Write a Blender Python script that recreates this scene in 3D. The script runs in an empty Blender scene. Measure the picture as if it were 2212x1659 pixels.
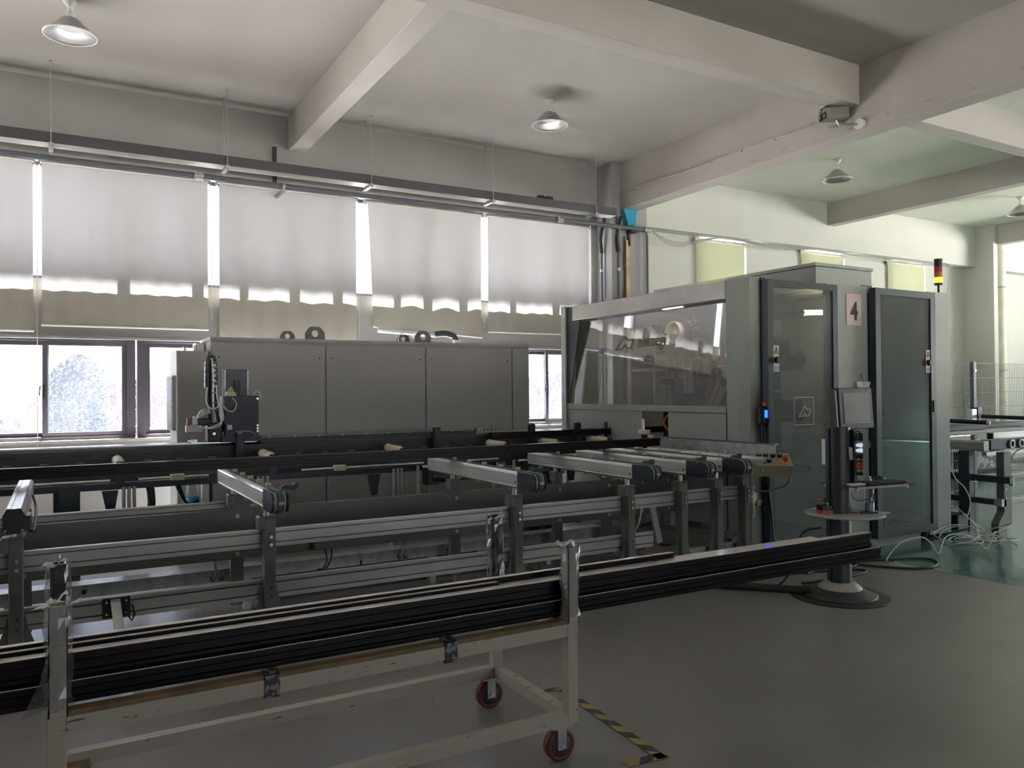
import bpy, math, random
from mathutils import Vector, Matrix
random.seed(7)
S = bpy.context.scene
COL = S.collection

# ------------------------------------------------------------------ camera
cd = bpy.data.cameras.new('camera'); cam = bpy.data.objects.new('camera', cd); COL.objects.link(cam)
yaw, pit, rol, FPX = 1.04984, 0.00863, -0.008005, 1706.44
F = Vector((math.cos(yaw)*math.cos(pit), math.sin(yaw)*math.cos(pit), math.sin(pit)))
R0 = Vector((math.sin(yaw), -math.cos(yaw), 0)); U0 = R0.cross(F)
R1 = math.cos(rol)*R0 + math.sin(rol)*U0; U1 = -math.sin(rol)*R0 + math.cos(rol)*U0
m = Matrix((R1, U1, -F)).transposed().to_4x4(); m.translation = (0, 0, 1.55)
cam.matrix_world = m
cd.sensor_width = 36; cd.lens = FPX/2212*36; cd.clip_start = 0.05; cd.clip_end = 300
S.camera = cam

# ------------------------------------------------------------------ world, sun, exposure
W = bpy.data.worlds.new('world'); S.world = W; W.use_nodes = True
nt = W.node_tree; bg = nt.nodes['Background']
tc = nt.nodes.new('ShaderNodeTexCoord'); sp = nt.nodes.new('ShaderNodeSeparateXYZ'); cr = nt.nodes.new('ShaderNodeValToRGB')
nt.links.new(tc.outputs['Generated'], sp.inputs[0]); nt.links.new(sp.outputs['Z'], cr.inputs[0]); nt.links.new(cr.outputs[0], bg.inputs[0])
cr.color_ramp.elements[0].position = 0.0; cr.color_ramp.elements[0].color = (0.97, 0.98, 1.0, 1)
cr.color_ramp.elements[1].position = 0.9; cr.color_ramp.elements[1].color = (0.42, 0.62, 1.0, 1)
bg.inputs[1].default_value = 1.1
sl = bpy.data.lights.new('sun', 'SUN'); so = bpy.data.objects.new('sun', sl); COL.objects.link(so)
sl.energy = 34.0; sl.angle = math.radians(1.8); sl.color = (1.0, 0.93, 0.83)
SUN_DIR = Vector((0.30, 1.0, 1.32)).normalized()      # towards the sun: beyond the window wall, high
so.rotation_euler = SUN_DIR.to_track_quat('Z', 'Y').to_euler()
vs = S.view_settings; vs.view_transform = 'Standard'; vs.look = 'None'; vs.gamma = 1; vs.use_curve_mapping = False
vs.exposure = 2.55
S.cycles.max_bounces = 9; S.cycles.diffuse_bounces = 6; S.cycles.glossy_bounces = 4; S.cycles.transmission_bounces = 6
S.cycles.transparent_max_bounces = 16; S.cycles.caustics_reflective = False; S.cycles.caustics_refractive = False
S.cycles.sample_clamp_indirect = 6.0; S.cycles.use_denoising = True
S.cycles.use_guiding = True; S.cycles.use_surface_guiding = True; S.cycles.guiding_training_samples = 64
S.cycles.denoising_prefilter = 'ACCURATE'; S.cycles.denoising_input_passes = 'RGB_ALBEDO_NORMAL'; S.cycles.blur_glossy = 0.5

# ------------------------------------------------------------------ materials
MAT = {}
def mat(name, col, rough=0.5, metal=0.0, var=0.12, scale=6.0, bump=0.0, col2=None, rvar=0.0, emit=None, spec=0.5, coord='Object'):
    if name in MAT: return MAT[name]
    M = bpy.data.materials.new(name); M.use_nodes = True; n = M.node_tree; b = n.nodes['Principled BSDF']
    b.inputs['Metallic'].default_value = metal; b.inputs['Roughness'].default_value = rough
    b.inputs['Specular IOR Level'].default_value = spec
    t = n.nodes.new('ShaderNodeTexCoord'); g = n.nodes.new('ShaderNodeNewGeometry')
    no = n.nodes.new('ShaderNodeTexNoise'); no.inputs['Scale'].default_value = scale; no.inputs['Detail'].default_value = 6
    n.links.new(g.outputs['Position'] if coord == 'World' else t.outputs[coord], no.inputs['Vector'])
    r = n.nodes.new('ShaderNodeValToRGB'); c2 = col2 or tuple(c*(1-var) for c in col)
    r.color_ramp.elements[0].position = 0.35; r.color_ramp.elements[0].color = (*c2, 1)
    r.color_ramp.elements[1].position = 0.65; r.color_ramp.elements[1].color = (*col, 1)
    n.links.new(no.outputs['Fac'], r.inputs[0]); n.links.new(r.outputs[0], b.inputs['Base Color'])
    if rvar:
        mr = n.nodes.new('ShaderNodeMapRange'); mr.inputs[3].default_value = max(0.02, rough-rvar); mr.inputs[4].default_value = rough+rvar
        n.links.new(no.outputs['Fac'], mr.inputs[0]); n.links.new(mr.outputs[0], b.inputs['Roughness'])
    if bump:
        bp = n.nodes.new('ShaderNodeBump'); bp.inputs['Strength'].default_value = bump; bp.inputs['Distance'].default_value = 0.02
        n.links.new(no.outputs['Fac'], bp.inputs['Height']); n.links.new(bp.outputs[0], b.inputs['Normal'])
    if emit:
        b.inputs['Emission Color'].default_value = (*emit[0], 1); b.inputs['Emission Strength'].default_value = emit[1]
    MAT[name] = M; return M

wallm = mat('wall_paint', (0.32, 0.318, 0.31), 0.9, var=0.06, scale=0.9, col2=(0.295, 0.292, 0.284), bump=0.05)
ceilm = mat('ceiling_paint', (0.40, 0.385, 0.358), 0.9, scale=0.7, col2=(0.37, 0.354, 0.328), bump=0.04)
beamm = mat('beam_paint', (0.46, 0.44, 0.41), 0.9, scale=0.8, col2=(0.42, 0.40, 0.37), bump=0.04)
wallg = mat('lit_green_white_wall_paint', (0.53, 0.545, 0.505), 0.9, scale=0.9, col2=(0.49, 0.505, 0.465), bump=0.04)  # the right bay's stronger light and green floor bounce mixed into the wall colour
ceilg = mat('lit_green_white_ceiling_paint', (0.66, 0.68, 0.61), 0.9, scale=0.7, col2=(0.61, 0.63, 0.56), bump=0.04)  # ceiling tone lifted the same way, brighter bay light painted in
pgreen = mat('machine_green_grey_paint', (0.34, 0.375, 0.335), 0.5, var=0.08, scale=3)
pgreen2 = mat('bench_green_grey_paint', (0.125, 0.138, 0.118), 0.45, var=0.12, scale=5)
pgrey = mat('cabinet_grey_paint', (0.38, 0.38, 0.37), 0.55, var=0.05, scale=2)
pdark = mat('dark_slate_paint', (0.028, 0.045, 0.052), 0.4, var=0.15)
alu = mat('anodised_aluminium', (0.66, 0.66, 0.64), 0.36, metal=0.6, var=0.12, scale=2, rvar=0.08)
alud = mat('dull_aluminium_rail', (0.42, 0.42, 0.40), 0.42, metal=0.4, var=0.12, scale=3)
alub = mat('bright_aluminium', (0.72, 0.73, 0.74), 0.28, metal=0.9, var=0.2, scale=9)
galv = mat('galvanised_steel', (0.46, 0.48, 0.50), 0.40, metal=0.45, var=0.3, scale=14)
steel = mat('steel', (0.6, 0.6, 0.6), 0.3, metal=0.9)
black = mat('black_plastic', (0.016, 0.018, 0.02), 0.45, var=0.2)
navy = mat('dark_blue_black_metal', (0.018, 0.024, 0.04), 0.42, var=0.2)
brown = mat('dark_brown_anodised', (0.012, 0.008, 0.008), 0.30, metal=0.1, var=0.35, scale=4, spec=0.3)
tan = mat('tan_plastic', (0.62, 0.47, 0.30), 0.6)
cream = mat('cream_roller_plastic', (0.66, 0.60, 0.46), 0.55, scale=12)
white = mat('white_plastic', (0.75, 0.75, 0.73), 0.5)
redp = mat('red_plastic', (0.55, 0.05, 0.04), 0.4)
beltm = mat('teal_green_belt', (0.05, 0.12, 0.11), 0.6)
orange = mat('orange_hose', (0.70, 0.20, 0.08), 0.5)
cartw = mat('chipped_cream_paint', (0.50, 0.46, 0.39), 0.6, scale=9, col2=(0.36, 0.33, 0.28))
woodm = mat('wood', (0.24, 0.16, 0.085), 0.7, scale=7, col2=(0.15, 0.10, 0.05))
rubber = mat('red_rubber_tyre', (0.16, 0.035, 0.035), 0.55)
rubberb = mat('dark_wheel_tread', (0.05, 0.045, 0.045), 0.6)
framem = mat('window_frame_bronze', (0.085, 0.08, 0.10), 0.5)
cablew = mat('white_cable', (0.72, 0.74, 0.70), 0.5)
bluec = mat('blue_plastic', (0.02, 0.30, 0.45), 0.5)
paper = mat('paper', (0.78, 0.78, 0.80), 0.8, var=0.03)
trayl = mat('cable_tray_grey_paint', (0.065, 0.065, 0.07), 0.55)
trayi = mat('cable_tray_inside', (0.55, 0.53, 0.51), 0.6)
pipem = mat('grey_steel_pipe', (0.11, 0.12, 0.14), 0.5, metal=0.2)
yellow = mat('yellow_plastic', (0.75, 0.47, 0.03), 0.5)

def floor_mat(name, c1, c2, rough, cracks):
    M = bpy.data.materials.new(name); M.use_nodes = True; n = M.node_tree; b = n.nodes['Principled BSDF']
    g = n.nodes.new('ShaderNodeNewGeometry')
    a = n.nodes.new('ShaderNodeTexNoise'); a.inputs['Scale'].default_value = 0.8; a.inputs['Detail'].default_value = 5; a.inputs['Roughness'].default_value = 0.5
    n.links.new(g.outputs['Position'], a.inputs['Vector'])
    r = n.nodes.new('ShaderNodeValToRGB'); r.color_ramp.elements[0].position = 0.3; r.color_ramp.elements[1].position = 0.72
    r.color_ramp.elements[0].color = (*c2, 1); r.color_ramp.elements[1].color = (*c1, 1)
    n.links.new(a.outputs['Fac'], r.inputs[0])
    last = r.outputs[0]
    if cracks:
        v = n.nodes.new('ShaderNodeTexVoronoi'); v.feature = 'DISTANCE_TO_EDGE'; v.inputs['Scale'].default_value = 3.4
        ad = n.nodes.new('ShaderNodeMixRGB'); ad.blend_type = 'ADD'; ad.inputs[0].default_value = 0.9
        n.links.new(g.outputs['Position'], ad.inputs[1]); n.links.new(a.outputs['Color'], ad.inputs[2]); n.links.new(ad.outputs[0], v.inputs['Vector'])
        lt = n.nodes.new('ShaderNodeMath'); lt.operation = 'LESS_THAN'; lt.inputs[1].default_value = 0.005
        n.links.new(v.outputs['Distance'], lt.inputs[0])
        n2 = n.nodes.new('ShaderNodeTexNoise'); n2.inputs['Scale'].default_value = 1.1; n.links.new(g.outputs['Position'], n2.inputs['Vector'])
        gt = n.nodes.new('ShaderNodeMath'); gt.operation = 'GREATER_THAN'; gt.inputs[1].default_value = 0.56; n.links.new(n2.outputs['Fac'], gt.inputs[0])
        mu = n.nodes.new('ShaderNodeMath'); mu.operation = 'MULTIPLY'; n.links.new(lt.outputs[0], mu.inputs[0]); n.links.new(gt.outputs[0], mu.inputs[1])
        m2 = n.nodes.new('ShaderNodeMath'); m2.operation = 'MULTIPLY'; m2.inputs[1].default_value = 0.4; n.links.new(mu.outputs[0], m2.inputs[0])
        mx = n.nodes.new('ShaderNodeMixRGB'); mx.inputs[2].default_value = (c2[0]*.35, c2[1]*.35, c2[2]*.35, 1)
        n.links.new(m2.outputs[0], mx.inputs[0]); n.links.new(last, mx.inputs[1]); last = mx.outputs[0]
    n.links.new(last, b.inputs['Base Color'])
    mr = n.nodes.new('ShaderNodeMapRange'); mr.inputs[3].default_value = rough-0.03; mr.inputs[4].default_value = rough+0.05
    n.links.new(a.outputs['Fac'], mr.inputs[0]); n.links.new(mr.outputs[0], b.inputs['Roughness'])
    bp = n.nodes.new('ShaderNodeBump'); bp.inputs['Strength'].default_value = 0.03; bp.inputs['Distance'].default_value = 0.01
    a2 = n.nodes.new('ShaderNodeTexNoise'); a2.inputs['Scale'].default_value = 14; n.links.new(g.outputs['Position'], a2.inputs['Vector'])
    n.links.new(a2.outputs['Fac'], bp.inputs['Height']); n.links.new(bp.outputs[0], b.inputs['Normal'])
    return M
floorm = floor_mat('dark_polished_concrete', (0.27, 0.262, 0.252), (0.205, 0.198, 0.19), 0.33, True)
floorg = floor_mat('green_epoxy_floor', (0.12, 0.235, 0.215), (0.095, 0.195, 0.18), 0.14, False)

def mixmat(name, build):
    M = bpy.data.materials.new(name); M.use_nodes = True; n = M.node_tree; n.nodes.clear()
    o = n.nodes.new('ShaderNodeOutputMaterial'); build(n, o); MAT[name] = M; return M
def _blind(n, o):
    d = n.nodes.new('ShaderNodeBsdfDiffuse'); t = n.nodes.new('ShaderNodeBsdfTranslucent'); mx = n.nodes.new('ShaderNodeMixShader')
    d.inputs[0].default_value = (0.37, 0.35, 0.30, 1); t.inputs[0].default_value = (0.70, 0.67, 0.62, 1); mx.inputs[0].default_value = 0.075
    w = n.nodes.new('ShaderNodeTexNoise'); w.inputs['Scale'].default_value = 3.0; g = n.nodes.new('ShaderNodeNewGeometry'); n.links.new(g.outputs['Position'], w.inputs['Vector'])
    r = n.nodes.new('ShaderNodeValToRGB'); r.color_ramp.elements[0].color = (0.66, 0.67, 0.68, 1); r.color_ramp.elements[1].color = (0.72, 0.73, 0.76, 1)
    n.links.new(w.outputs['Fac'], r.inputs[0]); n.links.new(r.outputs[0], t.inputs[0])
    n.links.new(d.outputs[0], mx.inputs[1]); n.links.new(t.outputs[0], mx.inputs[2]); n.links.new(mx.outputs[0], o.inputs[0])
blindm = mixmat('blind_fabric', _blind)
def _blind2(n, o):
    d = n.nodes.new('ShaderNodeBsdfDiffuse'); t = n.nodes.new('ShaderNodeBsdfTranslucent'); mx = n.nodes.new('ShaderNodeMixShader')
    d.inputs[0].default_value = (0.42, 0.44, 0.30, 1); t.inputs[0].default_value = (0.42, 0.46, 0.28, 1); mx.inputs[0].default_value = 0.06
    n.links.new(d.outputs[0], mx.inputs[1]); n.links.new(t.outputs[0], mx.inputs[2]); n.links.new(mx.outputs[0], o.inputs[0])
blindg = mixmat('olive_blind_fabric', _blind2)
def glassy(name, tint, dust_veil, dust_veil_col, dens_noise=True, rough=0.02, ior=1.45):
    def f(n, o):
        tr = n.nodes.new('ShaderNodeBsdfTransparent'); tr.inputs[0].default_value = (*tint, 1)
        gl = n.nodes.new('ShaderNodeBsdfGlossy'); gl.inputs['Roughness'].default_value = rough
        lw = n.nodes.new('ShaderNodeLayerWeight'); lw.inputs[0].default_value = 0.5
        pw = n.nodes.new('ShaderNodeMath'); pw.operation = 'POWER'; pw.inputs[1].default_value = 2.2; n.links.new(lw.outputs['Facing'], pw.inputs[0])
        fr = n.nodes.new('ShaderNodeMath'); fr.operation = 'MULTIPLY_ADD'; fr.use_clamp = True; r0 = ((ior-1)/(ior+1))**2; fr.inputs[1].default_value = 0.9-r0; fr.inputs[2].default_value = r0
        n.links.new(pw.outputs[0], fr.inputs[0])
        di = n.nodes.new('ShaderNodeBsdfDiffuse'); di.inputs[0].default_value = (*dust_veil_col, 1)
        tl = n.nodes.new('ShaderNodeBsdfTranslucent'); tl.inputs[0].default_value = (*dust_veil_col, 1)
        dm = n.nodes.new('ShaderNodeMixShader'); dm.inputs[0].default_value = 0.5
        n.links.new(di.outputs[0], dm.inputs[1]); n.links.new(tl.outputs[0], dm.inputs[2])
        m1 = n.nodes.new('ShaderNodeMixShader'); n.links.new(tr.outputs[0], m1.inputs[1]); n.links.new(dm.outputs[0], m1.inputs[2])
        no = n.nodes.new('ShaderNodeTexNoise'); no.inputs['Scale'].default_value = 2.5; no.inputs['Detail'].default_value = 5
        g = n.nodes.new('ShaderNodeNewGeometry'); n.links.new(g.outputs['Position'], no.inputs['Vector'])
        mr = n.nodes.new('ShaderNodeMapRange'); mr.inputs[3].default_value = dust_veil*0.5; mr.inputs[4].default_value = dust_veil*1.5
        n.links.new(no.outputs['Fac'], mr.inputs[0]); n.links.new(mr.outputs[0], m1.inputs[0])
        m2 = n.nodes.new('ShaderNodeMixShader'); n.links.new(fr.outputs[0], m2.inputs[0])
        n.links.new(m1.outputs[0], m2.inputs[1]); n.links.new(gl.outputs[0], m2.inputs[2]); n.links.new(m2.outputs[0], o.inputs[0])
    return mixmat(name, f)
winglass = glassy('dusty_window_glass', (0.90, 0.92, 0.97), 0.018, (0.72, 0.74, 0.95))
polyc = glassy('clear_polycarbonate', (0.86, 0.87, 0.88), 0.07, (0.66, 0.68, 0.74), ior=3.2)
tintg = glassy('smoked_door_glass', (0.66, 0.69, 0.71), 0.24, (0.56, 0.59, 0.60), ior=1.6)  # pale diffuse haze put into the pane colour for the doors' grey sheen
bottleg = glassy('clear_plastic_bottle', (0.9, 0.95, 0.97), 0.08, (0.8, 0.85, 0.9), ior=1.4)
wrapm = glassy('plastic_stretch_wrap', (0.85, 0.86, 0.88), 0.10, (0.7, 0.7, 0.72), rough=0.15, ior=1.6)

def speck(name, base, dark, scale, thr, rough=0.35, stretch=(1, 1, 1)):
    M = bpy.data.materials.new(name); M.use_nodes = True; n = M.node_tree; b = n.nodes['Principled BSDF']; b.inputs['Roughness'].default_value = rough; b.inputs['Specular IOR Level'].default_value = 1.0 if 'film' in name else 0.5
    t = n.nodes.new('ShaderNodeTexCoord'); mp = n.nodes.new('ShaderNodeMapping'); mp.inputs['Scale'].default_value = stretch
    n.links.new(t.outputs['Object'], mp.inputs[0])
    no = n.nodes.new('ShaderNodeTexNoise'); no.inputs['Scale'].default_value = scale; no.inputs['Detail'].default_value = 4; n.links.new(mp.outputs[0], no.inputs['Vector'])
    r = n.nodes.new('ShaderNodeValToRGB'); r.color_ramp.interpolation = 'LINEAR'
    r.color_ramp.elements[0].position = thr-0.02; r.color_ramp.elements[0].color = (*dark, 1); r.color_ramp.elements[1].position = thr+0.02; r.color_ramp.elements[1].color = (*base, 1)
    n.links.new(no.outputs['Fac'], r.inputs[0]); n.links.new(r.outputs[0], b.inputs['Base Color'])
    MAT[name] = M; return M
filmm = speck('printed_protective_film', (0.78, 0.74, 0.70), (0.10, 0.095, 0.10), 12, 0.31, 0.11, (1, 5, 1))
cartp = speck('worn_cream_cart_paint', (0.42, 0.39, 0.335), (0.10, 0.075, 0.06), 34, 0.31, 0.55, (0.35, 2.0, 2.0))
tapem = speck('crinkled_clear_tape', (0.22, 0.22, 0.235), (0.05, 0.05, 0.06), 40, 0.5, 0.2)
blackwrap = speck('stretch_wrapped_black', (0.12, 0.12, 0.13), (0.02, 0.02, 0.024), 18, 0.55, 0.22, (1, 1, 0.6))
fridge = mat('satin_white_beam', (0.60, 0.57, 0.53), 0.35, metal=0.2, scale=3, col2=(0.48, 0.46, 0.43))

# ------------------------------------------------------------------ mesh helpers
class MB:
    def __init__(s): s.v = []; s.f = []; s.sm = []
    def add(s, v, f, smooth=False):
        o = len(s.v); s.v += [tuple(p) for p in v]; s.f += [tuple(i+o for i in q) for q in f]; s.sm += [smooth]*len(f); return s
    def box(s, x0, y0, z0, x1, y1, z1):
        v = [(x, y, z) for x in (x0, x1) for y in (y0, y1) for z in (z0, z1)]
        return s.add(v, [(0, 1, 3, 2), (4, 6, 7, 5), (0, 4, 5, 1), (2, 3, 7, 6), (0, 2, 6, 4), (1, 5, 7, 3)])
    def cbox(s, c, d, rz=0.0, rx=0.0, ry=0.0):
        M = Matrix.Rotation(rz, 3, 'Z') @ Matrix.Rotation(ry, 3, 'Y') @ Matrix.Rotation(rx, 3, 'X')
        v = [M @ Vector((x*d[0]/2, y*d[1]/2, z*d[2]/2)) + Vector(c) for x in (-1, 1) for y in (-1, 1) for z in (-1, 1)]
        return s.add(v, [(0, 1, 3, 2), (4, 6, 7, 5), (0, 4, 5, 1), (2, 3, 7, 6), (0, 2, 6, 4), (1, 5, 7, 3)])
    def bev(s, x0, y0, z0, x1, y1, z1, b=0.01):
        # box with chamfered vertical and horizontal edges
        v = []; 
        for sx, xa in ((1, x0), (-1, x1)):
            for sy, ya in ((1, y0), (-1, y1)):
                for sz, za in ((1, z0), (-1, z1)):
                    v += [(xa, ya+sy*b, za+sz*b), (xa+sx*b, ya, za+sz*b), (xa+sx*b, ya+sy*b, za)]
        def i(a, bb, c, k): return (a*4+bb*2+c)*3+k
        f = []
        for a in (0, 1): f.append((i(a, 0, 0, 0), i(a, 0, 1, 0), i(a, 1, 1, 0), i(a, 1, 0, 0)))
        for a in (0, 1): f.append((i(0, a, 0, 1), i(1, a, 0, 1), i(1, a, 1, 1), i(0, a, 1, 1)))
        for a in (0, 1): f.append((i(0, 0, a, 2), i(0, 1, a, 2), i(1, 1, a, 2), i(1, 0, a, 2)))
        for a in (0, 1):
            for c in (0, 1):
                f.append((i(a, c, 0, 0), i(a, c, 1, 0), i(a, c, 1, 1), i(a, c, 0, 1)))
                f.append((i(a, 0, c, 0), i(a, 1, c, 0), i(a, 1, c, 2), i(a, 0, c, 2)))
                f.append((i(0, a, c, 1), i(1, a, c, 1), i(1, a, c, 2), i(0, a, c, 2)))
        for a in (0, 1):
            for c in (0, 1):
                for d in (0, 1): f.append((i(a, c, d, 0), i(a, c, d, 1), i(a, c, d, 2)))
        return s.add(v, f)
    def prism(s, poly, axis, a, b, smooth=False):
        n = len(poly)
        def P(p, t):
            if axis == 'x': return (t, p[0], p[1])
            if axis == 'y': return (p[0], t, p[1])
            return (p[0], p[1], t)
        v = [P(p, a) for p in poly] + [P(p, b) for p in poly]
        f = [(i, (i+1) % n, n+(i+1) % n, n+i) for i in range(n)]
        s.add(v, f, smooth); s.add(v[:n], [tuple(range(n))[::-1]]); s.add(v[n:], [tuple(range(n))]); return s
    def cyl(s, p0, p1, r, n=14, r2=None, cap=True):
        p0 = Vector(p0); p1 = Vector(p1); d = (p1-p0).normalized(); a = d.orthogonal().normalized(); c = d.cross(a)
        r2 = r if r2 is None else r2
        v = []
        for p, rr in ((p0, r), (p1, r2)):
            for k in range(n):
                t = 2*math.pi*k/n; v.append(p + rr*(math.cos(t)*a + math.sin(t)*c))
        s.add(v, [(k, (k+1) % n, n+(k+1) % n, n+k) for k in range(n)], True)
        if cap: s.add(v[:n], [tuple(range(n))[::-1]]); s.add(v[n:], [tuple(range(n))])
        return s
    def ring(s, c, axis, r0, r1, a, b, n=24):
        # annulus solid between radii r0<r1, from a to b along axis through c
        v = []
        for t in (a, b):
            for r in (r0, r1):
                for k in range(n):
                    q = 2*math.pi*k/n; e = [0, 0, 0]; i = 'xyz'.index(axis); e[i] = c[i]+t
                    e[(i+1) % 3] = c[(i+1) % 3]+r*math.cos(q); e[(i+2) % 3] = c[(i+2) % 3]+r*math.sin(q); v.append(e)
        f = []
        for k in range(n):
            k2 = (k+1) % n
            f += [(k, k2, n+k2, n+k), (2*n+k, 3*n+k, 3*n+k2, 2*n+k2), (k, 2*n+k, 2*n+k2, k2), (n+k, n+k2, 3*n+k2, 3*n+k)]
        return s.add(v, f, True)
    def tube(s, pts, r, n=8, cap=True):
        pts = [Vector(p) for p in pts]; rings = []; a = None
        for i, p in enumerate(pts):
            d = (pts[min(i+1, len(pts)-1)]-pts[max(i-1, 0)]).normalized()
            a = d.orthogonal().normalized() if a is None else (a-d*a.dot(d)).normalized()
            c = d.cross(a); rr = r[i] if isinstance(r, (list, tuple)) else r
            rings.append([p+rr*(math.cos(2*math.pi*k/n)*a+math.sin(2*math.pi*k/n)*c) for k in range(n)])
        v = [q for g in rings for q in g]
        f = [(i*n+k, i*n+(k+1) % n, (i+1)*n+(k+1) % n, (i+1)*n+k) for i in range(len(pts)-1) for k in range(n)]
        s.add(v, f, True)
        if cap: s.add(rings[0], [tuple(range(n))[::-1]]); s.add(rings[-1], [tuple(range(n))])
        return s
    def lathe(s, c, prof, n=32, axis=Vector((0, 0, 1))):
        # prof: list of (r, h)
        axis = Vector(axis).normalized(); a = axis.orthogonal().normalized(); b = axis.cross(a); c = Vector(c)
        v = [c + axis*h + r*(math.cos(2*math.pi*k/n)*a+math.sin(2*math.pi*k/n)*b) for r, h in prof for k in range(n)]
        f = [(i*n+k, i*n+(k+1) % n, (i+1)*n+(k+1) % n, (i+1)*n+k) for i in range(len(prof)-1) for k in range(n)]
        return s.add(v, f, True)
    def build(s, name, m, parent=None, label=None):
        me = bpy.data.meshes.new(name); me.from_pydata([tuple(p) for p in s.v], [], s.f); me.materials.append(m)
        me.polygons.foreach_set('use_smooth', s.sm); me.update()
        o = bpy.data.objects.new(name, me); COL.objects.link(o)
        if parent is not None:
            o.parent = parent
            if parent.get('_root'): o.location = -Vector(parent['_root'])
        if label: o['label'] = label
        return o
def mb(): return MB()
def thing(name, label, cat, loc, group=None):
    o = bpy.data.objects.new(name, None); COL.objects.link(o); o.location = loc; o['_root'] = tuple(float(c) for c in loc)
    o['label'] = label; o['category'] = cat; o.empty_display_size = 0.1
    if group: o['group'] = group
    return o
def tag(o, label, cat, group=None, kind=None):
    if label: o['label'] = label
    if cat: o['category'] = cat
    if group: o['group'] = group
    if kind: o['kind'] = kind
    return o
def struct(name, b, m, parent=None):
    o = b.build(name, m, parent)
    if parent is None: o['kind'] = 'structure'
    return o
def copy_tree(o, parent=None):
    c = o.copy(); COL.objects.link(c)
    if parent is not None: c.parent = parent
    for ch in list(o.children): copy_tree(ch, c)
    return c
def dup(root, dloc, label=None, group=None):
    c = copy_tree(root); c.location = Vector(root.location)+Vector(dloc)
    if label: c['label'] = label
    if group: c['group'] = group
    return c
def smooth_path(pts, k=6):
    pts = [Vector(p) for p in pts]; out = []
    for i in range(len(pts)-1):
        p0 = pts[max(i-1, 0)]; p1 = pts[i]; p2 = pts[i+1]; p3 = pts[min(i+2, len(pts)-1)]
        for j in range(k):
            t = j/k; out.append(0.5*((2*p1)+(p2-p0)*t+(2*p0-5*p1+4*p2-p3)*t*t+(3*p1-p0-3*p2+p3)*t**3))
    out.append(pts[-1]); return out
# ================================================================== SETTING
H = 4.8; XL, XR, YF = -9.0, 22.0, -9.0
struct('floor', mb().box(XL, YF, -0.12, 6.45, 9.62, 0), floorm)
struct('floor_green', mb().box(6.45, YF, -0.12, XR, 9.62, 0), floorg)
struct('ceiling', mb().box(XL, YF, H, 7.1, 9.62, H+0.2), ceilm)
struct('ceiling_right_bay', mb().box(7.1, YF, H, XR, 9.75, H+0.2), ceilg)
struct('trim_sun_cut_eave', mb().box(XL-1, 9.62, 4.72, XR+1, 10.79, 4.95), wallm)  # unseen eave, its reach shaped to trim the sun strip on the blinds
# window wall, left bay
w = mb(); w.box(XL, 9.37, 0, 6.83, 9.62, 1.06); w.box(-3.6, 9.37, 2.14, 6.83, 9.62, 2.74); w.box(XL, 9.37, 3.95, 6.83, 9.62, H)
w.box(-3.9, 9.37, 2.14, -3.6, 9.62, 3.95); w.box(XL, 9.37, 1.06, -8.6, 9.62, 3.95); w.box(6.72, 9.37, 1.06, 6.83, 9.62, 3.95)  # tall gap left open far left, out of view, added to brighten the ceiling
struct('wall_back', w, wallm)
w = mb()   # right bay: upright wall pieces between three tall windows, then a big window beyond the pillar
for a, b in ((7.47, 8.95), (10.0, 11.42), (12.5, 13.85), (14.92, 16.2)): w.box(a, 9.5, 0, b, 9.75, 4.0)
for a, b in ((8.95, 10.0), (11.42, 12.5), (13.85, 14.92)): w.box(a, 9.5, 0, b, 9.75, 2.2)
w.box(16.2, 9.5, 0, XR, 9.75, 4.0)
w.box(7.25, 9.25, 4.0, XR, 9.75, H)
struct('wall_back_right_bay', w, wallg)
w = mb(); w.box(6.83, 9.02, 0, 7.47, 9.62, H); struct('trim_pillar', w, wallm)
struct('trim_pillar_right', mb().box(16.2, 8.87, 0, 16.34, 9.6, H), wallg)
struct('wall_left', mb().box(XL-0.2, YF, 0, XL, 9.62, H), wallm)
w = mb(); w.box(XR, YF, 0, XR+0.2, 9.7, 0.9); w.box(XR, YF, 3.9, XR+0.2, 9.7, H); w.box(XR, 5.5, 0.9, XR+0.2, 9.7, 3.9); w.box(XR, YF, 0.9, XR+0.2, -3.0, 3.9)
struct('wall_right', w, wallm)
w = mb(); w.box(XL, YF-0.2, 0, 1, YF, H); w.box(11, YF-0.2, 0, XR, YF, H); w.box(1, YF-0.2, 0, 11, YF, 1.1); w.box(1, YF-0.2, 2.5, 11, YF, H)
for k in range(5): w.box(1+k*2.35, YF-0.2, 1.1, 1.6+k*2.35, YF, 2.5)
struct('wall_front', w, wallm)
# concrete beams
struct('trim_girder', mb().bev(7.0, YF, 4.13, 7.25, 9.4, H+0.05, 0.008), beamm)
for y in (5.12, 0.9, -3.4):
    struct('trim_cross_beam', mb().bev(XL, y, 4.40, 7.0, y+0.2, H+0.05, 0.006), beamm)
    struct('trim_cross_beam', mb().bev(7.25, y, 4.40, XR, y+0.2, H+0.05, 0.006), beamm)
for x in (-2.3, 2.36, 11.72, 16.3):
    struct('trim_long_beam', mb().bev(x, YF, 4.41, x+0.2, 9.4, H+0.05, 0.006), beamm)
# small painted-over cracks and patched line on girder edge
b = mb()
for k in range(16):
    y = 8.6-k*0.42; b.cbox((6.999, y, 4.2+random.uniform(-.02, .03)), (0.006, random.uniform(.03, .12), random.uniform(.006, .016)))
tag(b.build('paint_chip', mat('chipped_ochre', (0.45, 0.33, 0.18), 0.8), bpy.data.objects['trim_girder']), None, None, kind='stuff')
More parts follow.
